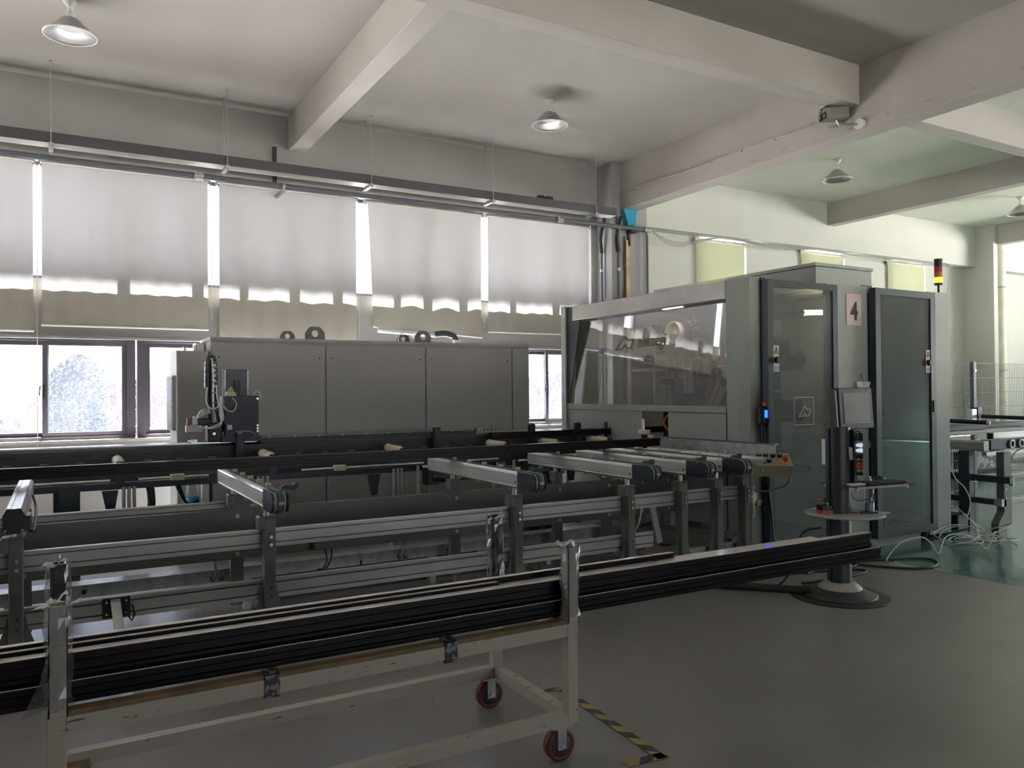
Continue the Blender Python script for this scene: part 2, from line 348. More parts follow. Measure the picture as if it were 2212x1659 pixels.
# sills
struct('trim_sill', mb().box(-5.6, 9.30, 1.045, 6.83, 9.60, 1.075), mat('sill', (0.5, 0.46, 0.42), 0.5))
struct('trim_window_head', mb().box(-5.6, 9.33, 2.125, 6.83, 9.37, 2.15), wallm)
struct('baseboard_back', mb().box(XL, 9.355, 0, 6.83, 9.37, 0.12), wallm)

# lower sliding windows
def window(n, x0, x1, z0=1.075, z1=2.14, y=9.50, handle=True):
    f = mb(); t = 0.085
    f.box(x0, y-0.06, z0, x0+t, y+0.07, z1); f.box(x1-t, y-0.06, z0, x1, y+0.07, z1)
    f.box(x0+t, y-0.06, z0, x1-t, y+0.07, z0+0.035); f.box(x0+t, y-0.06, z1-0.035, x1-t, y+0.07, z1)
    r = struct('window_%d' % n, f, framem)
    xm = x0+(x1-x0)*0.47
    for a, bb, yy in ((x0+t, xm+0.03, y+0.03), (xm-0.03, x1-t, y-0.02)):
        s = mb(); e = 0.045
        s.box(a, yy-0.02, z0+0.035, a+e, yy+0.02, z1-0.035); s.box(bb-e, yy-0.02, z0+0.035, bb, yy+0.02, z1-0.035)
        s.box(a+e, yy-0.02, z0+0.035, bb-e, yy+0.02, z0+0.035+e); s.box(a+e, yy-0.02, z1-0.035-e, bb-e, yy+0.02, z1-0.035)
        so_ = s.build('sash', framem, r)
        mb().box(a+e, yy-0.003, z0+0.035+e, bb-e, yy+0.003, z1-0.035-e).build('pane', winglass, so_)
    if handle:
        h = mb(); h.box(xm-0.025, y-0.065, 1.52, xm-0.005, y-0.04, 1.66); h.tube([(xm-0.015, y-0.06, 1.64), (xm-0.05, y-0.07, 1.63), (xm-0.055, y-0.07, 1.54)], 0.006, 6)
        h.build('latch', black, r)
xs = [-8.57, -7.02, -5.47, -3.97, -2.42, -0.87, 0.73, 2.33, 3.88, 5.38, 6.72]
for i in range(len(xs)-1): window(i+1, xs[i]+0.01, xs[i+1]-0.01)
# upper windows hidden behind the blinds
ux = [-3.6, -1.9, -0.95, 0.66, 1.42, 1.9, 2.46, 3.0, 3.75, 4.15, 4.68, 5.42, 6.1, 6.72]
for i in range(len(ux)-1):
    x0, x1 = ux[i], ux[i+1]; f = mb(); t = 0.035 if i % 3 else 0.06
    f.box(x0, 9.47, 2.74, x0+t, 9.56, 3.95); f.box(x1-t, 9.47, 2.74, x1, 9.56, 3.95); f.box(x0+t, 9.47, 2.74, x1-t, 9.56, 2.78); f.box(x0+t, 9.47, 3.91, x1-t, 9.56, 3.95)
    r = struct('window_%d' % (20+i), f, framem); mb().box(x0+t, 9.51, 2.78, x1-t, 9.516, 3.91).build('pane', winglass, r)
for i, (a, b_) in enumerate(((8.95, 10.0), (11.42, 12.5), (13.85, 14.92))):
    f = mb(); t = 0.05; z0, z1 = 2.2, 4.0
    f.box(a, 9.6, z0, a+t, 9.66, z1); f.box(b_-t, 9.6, z0, b_, 9.66, z1); f.box(a+t, 9.6, z0, b_-t, 9.66, z0+t); f.box(a+t, 9.6, z1-t, b_-t, 9.66, z1)
    r = struct('window_%d' % (40+i), f, framem); mb().box(a+t, 9.625, z0+t, b_-t, 9.63, z1-t).build('pane', winglass, r)

# ------------------------------------------------------------------ blinds
def blind(x0, x1, zt, zb, label, y=9.27, waves=0.006, pinch=0.0, dzr=0.0, m=blindm, bar=True, drift=0.0, wl=0.19, grp='roller blinds on the window wall'):
    t = thing('roller_blind', label, 'blind', ((x0+x1)/2, y, zt), grp)
    nx, nz = 48, 26; v = []; ph = random.uniform(0, 6)
    for j in range(nz+1):
        q = j/nz
        for i in range(nx+1):
            p = i/nx; x = x0+(x1-x0)*p + drift*q*(1-p)*1.0
            z = zt+(zb+dzr*p-zt)*q
            yy = y + waves*q*math.sin((x/wl)*6.28+ph) + waves*0.6*q*math.sin(x/wl*2.3+ph*2)
            if pinch: yy += pinch*q*math.sin(x*14+3.5*q*(1-p)+ph)*(0.4+0.6*q); z -= pinch*0.5*q*math.sin(x*9+ph)
            v.append((x, min(yy, 9.355) if y < 9.4 else yy, z))
    f = [(j*(nx+1)+i, j*(nx+1)+i+1, (j+1)*(nx+1)+i+1, (j+1)*(nx+1)+i) for j in range(nz) for i in range(nx)]
    mb().add(v, f, True).build('fabric', m, t)
    mb().cyl((x0-0.01, y+0.02, zt+0.02), (x1+0.01, y+0.02, zt+0.02), 0.024, 12).build('roller_tube', mat('blind_tube', (0.6, 0.56, 0.5), 0.6), t)
    if bar:
        mb().cyl((x0-0.005+drift, y, zb-0.008), (x1+0.005, y, zb+dzr-0.008), 0.012, 8).build('bottom_bar', white, t)
    for xx in (x0-0.02, x1+0.015): mb().box(xx-0.008, y-0.01, zt-0.03, xx+0.008, y+0.09, zt+0.06).build('bracket', steel, t)
    c = mb(); xc = x1+0.035; zz = zb+0.1 if 'cut by' not in label else 0.98
    c.cyl((xc, y-0.005, zt), (xc, y-0.005, zz), 0.0035, 5, cap=False)
    for k in range(40): 
        z = zt-(zt-zz)*k/40; c.cyl((xc-.004, y-0.005, z), (xc+.004, y-0.005, z), 0.005, 5)
    tag(c.build('bead_chain', cream, t), None, None, kind='stuff')
    return t
blind(-3.55, -1.97, 3.90, 2.2, 'cream blind left of the picture edge, next along from the leftmost one seen')
blind(-1.87, -0.22, 3.90, 2.20, 'cream roller blind cut by the left edge of the photo')
blind(-0.145, 1.44, 3.90, 2.262, 'wide cream roller blind above the first sliding window, white bar along its lower hem')
blind(1.56, 3.145, 3.90, 2.09, 'cream roller blind hanging lowest, its hem behind the grey cabinet', waves=0.010, wl=0.27)
blind(3.295, 4.865, 3.88, 2.36, 'crumpled cream blind pulled askew, its hem sloping down to the right', waves=0.010, pinch=0.022, dzr=-0.095, drift=0.07, wl=0.4)
blind(4.965, 6.60, 3.88, 2.345, 'rightmost cream roller blind beside the pillar and above the machine corner', waves=0.008, wl=0.24)
for a, b_, l in ((8.84, 9.91, 'olive blind in the narrow window nearest the pillar'), (11.3, 12.41, 'olive blind in the middle narrow window above the machine hood'), (13.7, 14.83, 'olive blind in the narrow window behind the signal lamp')):
    blind(a, b_, 3.93, 2.3, l, y=9.46, waves=0.004, m=blindg, grp='olive blinds in the far bay')
# long cord of the first blind hangs down over the window
# ------------------------------------------------------------------ ceiling lamps
def lamp(x, y, label):
    t = thing('pendant_lamp', label, 'lamp', (x, y, H), 'round factory pendant lamps')
    mb().lathe((x, y, H), [(0, 0), (0.055, 0), (0.055, -0.02), (0.03, -0.05), (0.02, -0.06), (0.02, -0.11), (0.035, -0.12), (0.035, -0.165), (0, -0.165)], 20).build('mount', white, t)
    mb().lathe((x, y, H), [(0.03, -0.14), (0.075, -0.165), (0.095, -0.19), (0.195, -0.285), (0.2, -0.29), (0.195, -0.294), (0.09, -0.20), (0.03, -0.18)], 40).build('shade', mat('spun_aluminium', (0.5, 0.5, 0.49), 0.3, metal=0.85), t)
    mb().lathe((x, y, H), [(0.0, -0.232), (0.09, -0.228), (0.118, -0.218), (0.118, -0.212), (0, -0.212)], 32).build('lens', mat('frosted_lens', (0.8, 0.82, 0.84), 0.25), t)
    mb().ring((x, y, H), 'z', 0.193, 0.202, -0.298, -0.288, 40).build('rim', white, t)
lamp(0.09, 7.43, 'round metal pendant lamp at the top left corner of the photo')
lamp(4.76, 7.40, 'round metal pendant lamp between the two ceiling beams, above the window wall')
lamp(9.60, 7.40, 'white pendant lamp beyond the girder, above the machine cabin')
lamp(14.28, 7.36, 'farthest pendant lamp, cut by the right edge of the photo')

# ------------------------------------------------------------------ cable tray, pipe, conduits
t = thing('cable_tray', 'long grey metal cable tray hung from the ceiling along the blinds', 'cable tray', (2.0, 8.97, 4.0))
mb().box(-3, 8.875, 4.0, 6.82, 8.880, 4.10).build('side_rail', trayl, t); mb().box(-3, 9.06, 4.0, 6.82, 9.065, 4.10).build('side_rail', trayl, t)
mb().box(-3, 8.88, 4.0, 6.82, 9.06, 4.004).build('bottom_plate', trayi, t)
mb().box(-3, 8.875, 4.101, 6.82, 9.065, 4.106).build('tray_cover', trayl, t)
for x in (-1.66, -0.06, 1.58, 3.2, 4.83, 6.45):
    for y in (8.862, 9.078):
        mb().cyl((x, y, 3.93), (x, y, H), 0.005, 6).cyl((x, y, H-0.012), (x, y, H), 0.014, 8).build('hanger_rod', steel, t)
    mb().box(x-0.02, 8.84, 3.965, x+0.02, 9.10, 3.998).build('cross_bracket', galv, t)
for x in (1.3, 3.15, 5.2): 
    b = mb(); b.box(x-0.13, 8.868, 4.005, x+0.13, 8.875, 4.035)
    for k in range(4): b.cyl((x-0.09+k*0.06, 8.868, 4.02), (x-0.09+k*0.06, 8.860, 4.02), 0.008, 8)
    b.build('joint_plate', trayl, t)
for x in (5.55, 5.68): mb().prism([(8.9, 4.106), (8.99, 4.106), (8.97, 4.15), (8.91, 4.155)], 'x', x, x+0.09).build('clip', navy, t)
t = thing('blind_pipe', 'thick grey steel pipe running level below the cable tray', 'pipe', (2.0, 8.95, 3.87))
mb().cyl((-3.2, 8.95, 3.868), (7.42, 8.95, 3.868), 0.031, 16).build('tube', pipem, t)
for x in (1.30, 5.9):
    b = mb().cyl((x-0.03, 8.95, 3.868), (x+0.03, 8.95, 3.868), 0.038, 12); b.cyl((x-0.045, 8.95, 3.868), (x-0.03, 8.95, 3.868), 0.046, 12); b.cyl((x+0.03, 8.95, 3.868), (x+0.045, 8.95, 3.868), 0.046, 12); b.build('coupling', galv, t)
mb().cyl((7.42, 8.95, 3.9), (7.42, 8.95, 0.0), 0.017, 10).build('down_pipe', pipem, t)
mb().cyl((7.36, 8.95, 3.868), (7.47, 8.95, 3.868), 0.04, 12).cyl((7.42, 8.95, 3.84), (7.42, 8.95, 3.78), 0.026, 12).build('elbow', galv, t)
t = thing('wall_bracket', 'dark steel bracket holding the pipe between the second and third blinds', 'bracket', (2.2, 9.3, 3.84))
mb().box(2.175, 9.335, 3.84, 2.215, 9.37, 4.42).build('upright', navy, t)
mb().box(2.18, 8.92, 3.80, 2.21, 9.36, 3.835).build('arm', galv, t)
mb().ring((2.195, 8.95, 3.868), 'x', 0.032, 0.038, -0.012, 0.012, 16).build('pipe_clamp', steel, t)
t = thing('wall_bracket', 'short dark bracket under the pipe end at the pillar', 'bracket', (7.1, 8.98, 3.8))
mb().box(7.10, 8.985, 3.62, 7.14, 9.02, 3.84).build('upright', navy, t); mb().box(7.09, 8.90, 3.80, 7.20, 9.02, 3.833).build('arm', navy, t)
for x, y, l in ((6.79, 9.21, 'grey conduit on the shadow side of the pillar, black hose at its top'), (6.93, 8.99, 'grey conduit on the front of the pillar, black hose at its top')):
    t = thing('conduit', l, 'conduit', (x, y, 0)); mb().cyl((x, y, 0), (x, y, 3.55), 0.018, 10).build('tube', pipem, t)
    mb().tube(smooth_path([(x, y, 3.52), (x-0.02, y, 3.72), (x-0.01, y-0.05, 3.92), (x-0.02, y-0.1, 4.0)]), 0.028, 10).build('flexible_hose', black, t)
    mb().cyl((x, y, 3.25), (x, y, 3.29), 0.024, 10).build('pipe_clip', steel, t)
tag(mb().box(7.06, 8.985, 0, 7.12, 9.02, 3.70).build('wooden_batten', mat('bare_timber', (0.52, 0.38, 0.2), 0.8, scale=5, col2=(0.36, 0.25, 0.13))), 'bare timber batten standing against the pillar', 'batten')
pb = mb(); pts = [(7.035+0.008*math.sin(k*2.1), 8.99, 3.75-k*0.16) for k in range(16)]; pb.tube(pts, 0.009, 6)
tag(pb.build('loose_cable', black), 'black cable running down beside the timber batten', 'cable')
b = mb(); z0, z1 = 3.98, 4.13
b.add([(6.98, 8.93, z1), (7.22, 8.93, z1), (7.24, 9.0, z1), (6.98, 9.0, z1), (7.04, 8.9, 3.9), (7.17, 8.9, 3.93), (7.2, 9.0, 3.9), (7.05, 9.0, 3.88)], [(0, 1, 2, 3), (4, 7, 6, 5), (0, 4, 5, 1), (1, 5, 6, 2), (2, 6, 7, 3), (3, 7, 4, 0)])
tag(b.build('plastic_bag', bluec), 'crumpled blue plastic stuffed above the pipe end under the girder', 'bag')
for k in range(3):
    pts = smooth_path([(6.8, 8.97, 4.06-k*0.01), (7.0, 8.95, 3.98), (7.3, 8.93, 3.93), (7.45, 8.95, 3.90-k*0.01), (8.2, 9.2, 3.80-k*0.03), (9.2, 9.2, 3.96), (10.4, 9.2, 3.88+k*0.02), (11.6, 9.2, 3.96), (12.9, 9.2, 3.90), (14.6, 9.2, 3.95-k*0.02), (15.3, 9.22, 3.93), (15.4, 9.4, 3.2)])
    tag(mb().tube(pts, 0.006, 5).build('wall_cable', mat('grey_cable', (0.25, 0.27, 0.27), 0.6)), 'thin grey cable slung along the far wall above the olive blinds', 'cable', 'cables strung along the far wall')
t = thing('girder_cable', 'thin cable clipped along the side of the long girder to the camera', 'cable', (6.99, 7, 4.34))
mb().tube([(6.98, 9.01, 4.1), (6.985, 9.0, 4.33)]+[(6.985, 8.9-k*0.32, 4.36+0.012*math.sin(k*1.1)) for k in range(11)]+[(6.985, 5.42, 4.35)], 0.006, 6).build('wire', mat('off_white_cable', (0.5, 0.48, 0.44), 0.6), t)
for k in range(7): mb().cbox((6.985, 8.7-k*0.5, 4.355), (0.02, 0.015, 0.025)).build('clip', steel, t)
# security camera
t = thing('security_camera', 'grey security camera on a short arm fixed to the girder', 'camera', (6.98, 5.1, 4.22))
M3 = Matrix.Rotation(math.radians(20), 3, 'Z')
mb().cbox((6.84, 5.30, 4.33), (0.13, 0.25, 0.11), rz=math.radians(70), rx=math.radians(-6)).build('housing', mat('camera_grey', (0.22, 0.225, 0.20), 0.5), t)
mb().cbox((6.75, 5.335, 4.33), (0.13, 0.06, 0.122), rz=math.radians(70)).build('front_shroud', black, t)
b = mb()
for dy, dz in ((-.03, .03), (.03, .03), (-.03, -.03), (.03, -.03)): b.cyl((6.72, 5.345+dy, 4.33+dz), (6.708, 5.35+dy, 4.33+dz), 0.02, 12)
b.build('lens_window', mat('lens_glass', (0.25, 0.27, 0.3), 0.15), t)
mb().tube([(6.85, 5.28, 4.27), (6.86, 5.26, 4.22), (6.98, 5.12, 4.20)], 0.013, 8).build('bracket_arm', steel, t)
mb().cyl((6.965, 5.11, 4.20), (7.0, 5.11, 4.20), 0.055, 20).build('wall_flange', white, t)
mb().box(6.9, 5.32, 4.25, 7.0, 5.44, 4.40).build('junction_box', mat('junction_grey', (0.42, 0.40, 0.35), 0.7), t)
# drain pipe by the far pillar
t = thing('drain_pipe', 'thick white drain pipe from ceiling to floor beside the far pillar', 'pipe', (17.0, 9.2, 0))
mb().cyl((17.02, 9.2, 0), (17.02, 9.2, H), 0.115, 20).build('tube', mat('pvc', (0.62, 0.62, 0.52), 0.45), t)
mb().cyl((17.02, 9.2, 4.18), (17.02, 9.2, 4.36), 0.13, 20).build('socket', mat('pvc', (0.62, 0.62, 0.52), 0.45), t)
for z in (1.9, 3.62): mb().ring((17.02, 9.2, z), 'z', 0.115, 0.13, -0.015, 0.015).box(16.8, 9.18, z-0.02, 16.91, 9.22, z+0.02).box(17.14, 9.18, z-0.02, 17.26, 9.22, z+0.02).build('clamp', galv, t)

# ------------------------------------------------------------------ outside: ground, bushes, bare trees, house
g = struct('ground_outside', mb().box(-80, -80, -0.4, 100, 110, -0.3), mat('bounce_pale_ground', (0.78, 0.77, 0.76), 0.9, scale=0.8))  # unseen ground, colour raised so it bounces sun up to the ceiling
bark = mat('bare_bark', (0.055, 0.042, 0.05), 0.9, coord='Object'); leafm = mat('blue_green_needles', (0.022, 0.045, 0.045), 0.8, scale=3, col2=(0.012, 0.025, 0.026))
def branches(b, p, d, L, r, lev, rnd):
    q = p+d*L; b.cyl(p, q, r, 4, r*0.6, cap=False)
    if lev == 0: return
    n = 4 if lev > 1 else 5
    for k in range(n):
        t_ = rnd.uniform(0.35, 1.0); a = Vector((rnd.gauss(0, 1), rnd.gauss(0, 1), rnd.gauss(0.25, 0.6))).normalized()
        nd = (d*0.75+a*0.75).normalized(); branches(b, p+d*L*t_, nd, L*rnd.uniform(0.5, 0.75), r*0.5, lev-1, rnd)
bases = []
for sd in (1, 2, 3):
    rnd = random.Random(sd); b = mb()
    for s_ in range(3):
        branches(b, Vector((rnd.uniform(-.3, .3), rnd.uniform(-.3, .3), 0)), Vector((rnd.gauss(0, .25), rnd.gauss(0, .25), 1)).normalized(), 1.15, 0.035, 4, rnd)
    bases.append(b)
spots = [(-7.5+3.5*k, 18.5+0.7*math.sin(k*2.2)) for k in range(8)]
proto = {}
for i, (x, y) in enumerate(spots):
    k = i % 3
    if k not in proto:
        o = bases[k].build('bare_tree', bark); proto[k] = o
    else: o = proto[k].copy(); COL.objects.link(o)
    s_ = random.uniform(0.85, 1.05); o.location = (x, y, -0.3); o.scale = (s_*.82, s_*.82, s_); o.rotation_euler = (0, 0, random.uniform(0, 6))
    tag(o, 'leafless twiggy tree in the row outside the windows', 'tree', 'bare trees outside the windows')
thb = mb(); rnd = random.Random(5)
for k in range(52000):
    x = rnd.uniform(-9, 20); y = 22.5+rnd.uniform(0, 4); h = 1.9+0.5*math.sin(x*0.9)+0.35*math.sin(x*2.3+1); z = h*rnd.random()**0.7-0.3
    d = Vector((rnd.gauss(0, .5), rnd.gauss(0, .3), abs(rnd.gauss(.6, .5)))).normalized()*rnd.uniform(.15, .45); n_ = d.cross(Vector((0, 1, 0.2))).normalized()*0.014
    c = Vector((x, y, z)); thb.add([c-n_, c+n_, c+d], [(0, 1, 2)])
tag(thb.build('twig_thicket', bark), 'hedge-like mass of bare twigs filling the view outside the windows', 'shrubs', kind='stuff')
def bush(x, y, w_, h_, n, label, seed):
    rnd = random.Random(seed); t = thing('evergreen_bush', label, 'bush', (x, y, -0.3), 'evergreens outside the windows')
    b = mb()
    for k in range(n):
        z = rnd.random()**0.8; rr = w_*math.sqrt(max(0, 1-(1.25*z-.25)**2))*(0.5+0.5*rnd.random())*(1+.2*math.sin(9*z+seed)); a = rnd.uniform(0, 6.28)
        c = Vector((x+rr*math.cos(a), y+rr*math.sin(a), -0.3+z*h_)); s_ = rnd.uniform(0.022, 0.05)
        u = Vector((rnd.gauss(0, 1), rnd.gauss(0, 1), rnd.gauss(0, 1))).normalized(); w2 = u.orthogonal().normalized()
        b.add([c-u*s_, c+w2*s_*.5, c+u*s_, c-w2*s_*.5], [(0, 1, 2, 3)])
    b.build('foliage', leafm, t); t.children[0]['kind'] = 'stuff'
    mb().cyl((x, y, -0.3), (x, y, h_*0.6), 0.06, 8, 0.02).build('trunk', bark, t)
bush(-1.9, 14.3, 1.0, 2.0, 9000, 'broad blue-green evergreen outside the first window pane', 11)
bush(0.30, 15.2, 0.7, 2.5, 8000, 'evergreen behind the window stile left of the middle pane', 12)
bush(2.25, 14.6, 0.7, 2.6, 8000, 'evergreen beside the small grey cabinet, seen through the window', 13)
bush(10.5, 15.0, 0.9, 2.3, 6000, 'evergreen outside the narrow window left of the machine', 14)
t = thing('distant_house', 'pale house with a low roof far beyond the trees', 'building', (7, 60, -0.3))
mb().box(5.2, 60, -0.3, 9.5, 66, 3.6).build('wall', mat('house_wall', (0.45, 0.47, 0.52), 0.8), t)
mb().prism([(4.8, 3.55), (9.9, 3.55), (8.6, 5.2), (6.2, 5.2)], 'y', 59.6, 66.4).build('roof', mat('house_roof', (0.30, 0.34, 0.42), 0.8), t)
for k in range(3): mb().box(5.7+k*1.3, 59.93, 1.0, 6.3+k*1.3, 60.0, 2.2).build('window', pdark, t)
t = thing('garden_rail', 'low pale rail beside the road outside the windows', 'fence', (0.9, 14.5, -0.3))
for k in range(4): mb().cyl((0.4+k*.6, 14.5, -0.3), (0.4+k*.6, 14.5, 0.75), 0.03, 8).build('post', white, t)
for z in (0.45, 0.68): mb().cyl((0.3, 14.5, z), (2.4, 14.5, z), 0.02, 8).build('rail', white, t)
# ================================================================== MACHINING CABIN
def text(body, size, M, m, name, parent, ext=0.001, bold=0.0, shear=0.0, sx=1.0, align='LEFT', label=None):
    c = bpy.data.curves.new(name, 'FONT'); c.body = body; c.size = size; c.extrude = ext; c.offset = bold; c.shear = shear; c.align_x = align
    c.materials.append(m); o = bpy.data.objects.new(name, c); COL.objects.link(o); o.parent = parent
    dg = bpy.context.evaluated_depsgraph_get(); dg.update()
    me = bpy.data.meshes.new_from_object(o.evaluated_get(dg)); bpy.data.objects.remove(o)
    me.transform(M @ Matrix.Diagonal((sx, 1, 1, 1))); me.materials.clear(); me.materials.append(m)
    o = bpy.data.objects.new(name, me); COL.objects.link(o); o.parent = parent
    if parent is not None and parent.get('_root'): o.location = -Vector(parent['_root'])
    if label: o['label'] = label
    return o
def face_m(origin, right, up):
    r = Vector(right).normalized(); u = Vector(up).normalized(); n = r.cross(u)
    M = Matrix((r, u, n)).transposed().to_4x4(); M.translation = origin; return M
def stroke(b, pts, w, plane, t, closed=True):
    # flat outlined polygon: plane 'x' (points y,z) at x=t or 'y' (points x,z) at y=t
    n = len(pts)
    for i in range(n if closed else n-1):
        p = Vector(pts[i]); q = Vector(pts[(i+1) % n]); d = (q-p).normalized(); s_ = Vector((-d[1], d[0]))*w/2; e = d*w*0.35
        c = [p-e-s_, q+e-s_, q+e+s_, p-e+s_]
        b.prism([(a[0], a[1]) for a in c], plane, t-0.0012, t+0.0012)
XG, YB = 5.2, 4.95
cab = thing('machining_cabin', 'large green-grey machining cabin with clear panel and tall dark-framed glass doors', 'machine', (6.6, 6.2, 0))
pg = mb()
pg.prism([(5.2, 5.19), (5.2, 5.06), (5.24, 4.95), (5.40, 4.92), (5.40, 5.19)], 'z', 0.06, 2.535); pg.build('corner_column', pgreen, cab)
mb().box(5.345, 4.917, 0.06, 5.40, 4.92, 2.53).build('column_seam', pdark, cab)
lp = mb(); lp.box(5.17, 7.74, 0.05, 5.62, 7.83, 2.535); lp.build('rear_post', pgreen, cab)
gs = mb(); gs.prism([(7.74, 2.52), (7.54, 2.52), (7.47, 2.33), (7.70, 1.40), (7.74, 1.40)], 'x', 5.19, 5.203); gs.build('post_gusset', pdark, cab)
bm_ = mb(); bm_.bev(5.185, 5.19, 2.36, 5.27, 7.62, 2.525, 0.006); bm_.build('front_top_beam', fridge, cab)
b = mb(); b.box(5.185, 5.19, 1.335, 5.24, 7.74, 1.395); b.build('panel_sill', pgreen, cab)
mb().prism([(5.205, 1.395), (5.209, 1.395), (5.275, 2.37), (5.271, 2.37)], 'y', 5.20, 7.62).build('clear_panel', polyc, cab)
b = mb(); b.box(5.20, 6.38, 0.20, 5.235, 7.74, 1.33); b.build('lower_panel', mat('pale_green_grey_panel', (0.34, 0.37, 0.34), 0.45, scale=2), cab)
b = mb(); b.box(5.20, 5.20, 0.12, 5.235, 5.98, 1.33); b.build('lower_panel', pgreen, cab)
mb().box(5.196, 5.19, 0.12, 5.20, 5.20, 1.33).build('column_seam', pdark, cab)
# inside: back wall, floor tray, side, ring module
b = mb(); b.box(5.95, 7.5, 0.4, 6.6, 7.56, 2.5); b.build('inner_rear_panel', pgrey, cab)
mb().box(5.25, 5.2, 0.75, 6.3, 7.7, 0.80).build('inner_tray', pdark, cab)
mb().box(6.85, 5.0, 0.1, 6.90, 7.4, 2.48).build('inner_partition', pgrey, cab)
mb().box(5.9, 5.6, 0.8, 6.25, 6.8, 1.55).build('saw_housing', navy, cab)
# body shell
b = mb(); b.box(8.09, 4.92, 0.03, 8.13, 7.6, 2.54); b.build('side_wall', pgreen, cab)
mb().box(5.40, 7.55, 0.1, 8.1, 7.6, 2.5).build('rear_wall', pgrey, cab) if False else None
mb().box(6.6, 7.5, 0.1, 8.1, 7.56, 2.52).build('rear_wall', pgrey, cab)
mb().box(6.33, 5.0, 2.49, 8.1, 7.5, 2.53).build('roof', pgreen, cab)
mb().box(7.76, 4.915, 0.035, 8.10, 4.955, 2.54).build('end_column', pgreen, cab)
mb().box(6.20, 4.92, 0.118, 6.80, 4.955, 2.53).build('middle_panel', pgreen, cab)
b = mb(); b.box(6.10, 4.955, 2.50, 6.905, 7.2, 2.685); b.build('roof_hood', mat('hood_side', (0.34, 0.35, 0.34), 0.5), cab)
mb().box(6.10, 4.945, 2.50, 6.905, 4.955, 2.685).build('hood_front', pgreen, cab)
mb().box(6.08, 4.935, 2.69, 6.92, 7.22, 2.72).build('hood_lid', pgreen, cab)
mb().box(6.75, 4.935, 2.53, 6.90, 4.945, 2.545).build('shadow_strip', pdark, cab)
b = mb(); b.box(6.35, 4.93, 0.0, 7.62, 4.97, 0.10); b.build('plinth', pgreen, cab)
mb().box(5.5, 5.2, 0, 8.0, 7.4, 0.1).build('base_frame', pdark, cab)
for x, y in ((5.3, 5.1), (5.3, 7.7), (8.05, 5.0), (8.05, 7.4), (7.78, 5.0)): mb().cyl((x, y, 0), (x, y, 0.06), 0.03, 10).build('foot', black, cab)
def door(x0, x1, z0, z1, gx0, gx1, gz0, gz1, side):
    f = mb(); y0, y1 = 4.83, 4.90
    f.box(x0, y0, z0, gx0, y1, z1); f.box(gx1, y0, z0, x1, y1, z1); f.box(gx0, y0, gz1, gx1, y1, z1); f.box(gx0, y0, z0, gx1, y1, gz0)
    d = f.build('door', pdark, cab)
    mb().box(gx0, 4.845, gz0, gx1, 4.851, gz1).build('glass', tintg, d)
    l = mb(); hx = gx0+0.005 if side == 'l' else gx1-0.075
    l.box(hx, 4.838, 1.70, hx+0.07, 4.844, 1.93); l.build('warning_label', mat('label_silver', (0.55, 0.55, 0.55), 0.5), d)
    b = mb(); b.prism([(hx+0.005, 1.85), (hx+0.065, 1.85), (hx+0.035, 1.92)], 'y', 4.834, 4.838); b.build('warning_triangle', yellow, d)
    b = mb(); stroke(b, [(hx+0.012, 1.855), (hx+0.058, 1.855), (hx+0.035, 1.908)], 0.004, 'y', 4.8325); b.box(hx+0.033, 4.831, 1.866, hx+0.037, 4.833, 1.89); b.build('triangle_outline', black, d)
    mb().cyl((hx+0.035, 4.838, 1.80), (hx+0.035, 4.80, 1.80), 0.030, 20).build('lock_knob', black, d)
    b = mb(); stroke(b, [(hx+0.02, 1.715), (hx+0.05, 1.715), (hx+0.05, 1.745), (hx+0.02, 1.745)], 0.004, 'y', 4.836); b.build('padlock_symbol', black, d)
    return d
d1 = door(5.335, 6.25, 0.10, 2.505, 5.40, 6.185, 0.17, 2.445, 'l')
d2 = door(6.80, 7.755, 0.10, 2.515, 6.875, 7.675, 0.17, 2.45, 'r')
mb().box(7.70, 4.82, 1.30, 7.715, 4.83, 1.42).build('pull_handle', black, d2)
# emblem etched on first door
b = mb(); q = mat('etched_white', (0.55, 0.57, 0.57), 0.6)
stroke(b, [(5.67, 1.225), (5.92, 1.225), (5.92, 1.47), (5.67, 1.47)], 0.005, 'y', 4.842)
def emblem(ox, oz, w_, h_): return [(ox, oz), (ox+w_*.50, oz+h_), (ox+w_*.70, oz+h_*.68), (ox+w_, oz+h_*.70), (ox+w_*.86, oz+h_*.05), (ox+w_*.66, oz+h_*.03), (ox+w_*.52, oz+h_*.32), (ox+w_*.36, oz+h_*.02)]
stroke(b, emblem(5.73, 1.30, 0.15, 0.09), 0.006, 'y', 4.842)
b.build('etched_emblem', q, d1)
# logo on the clear panel (faces -X): text runs towards -Y
ink = mat('logo_grey_ink', (0.12, 0.125, 0.13), 0.6)
b = mb(); stroke(b, [(6.87-p*1.0, z) for p, z in [(a-0, c) for a, c in emblem(0, 1.985, 0.30, 0.135)]], 0.014, 'x', 5.242); b.build('printed_emblem', ink, cab)
text('emmegi', 0.178, face_m((5.242, 6.51, 1.995), (0, -1, 0), (0, 0, 1)), ink, 'printed_lettering', cab, 0.0008, 0.0015, 0.22, 0.80)
# "4" notice
sg = mb().box(6.485, 4.913, 2.15, 6.70, 4.919, 2.45).build('number_sign', mat('pink_paper', (0.75, 0.57, 0.58), 0.7)); tag(sg, 'pink paper sheet with a large black 4 on the cabin front', 'sign')
text('4', 0.235, face_m((6.595, 4.911, 2.205), (1, 0, 0), (0, 0, 1)), black, 'numeral', sg, 0.0008, 0.008, 0, 0.85, 'CENTER')
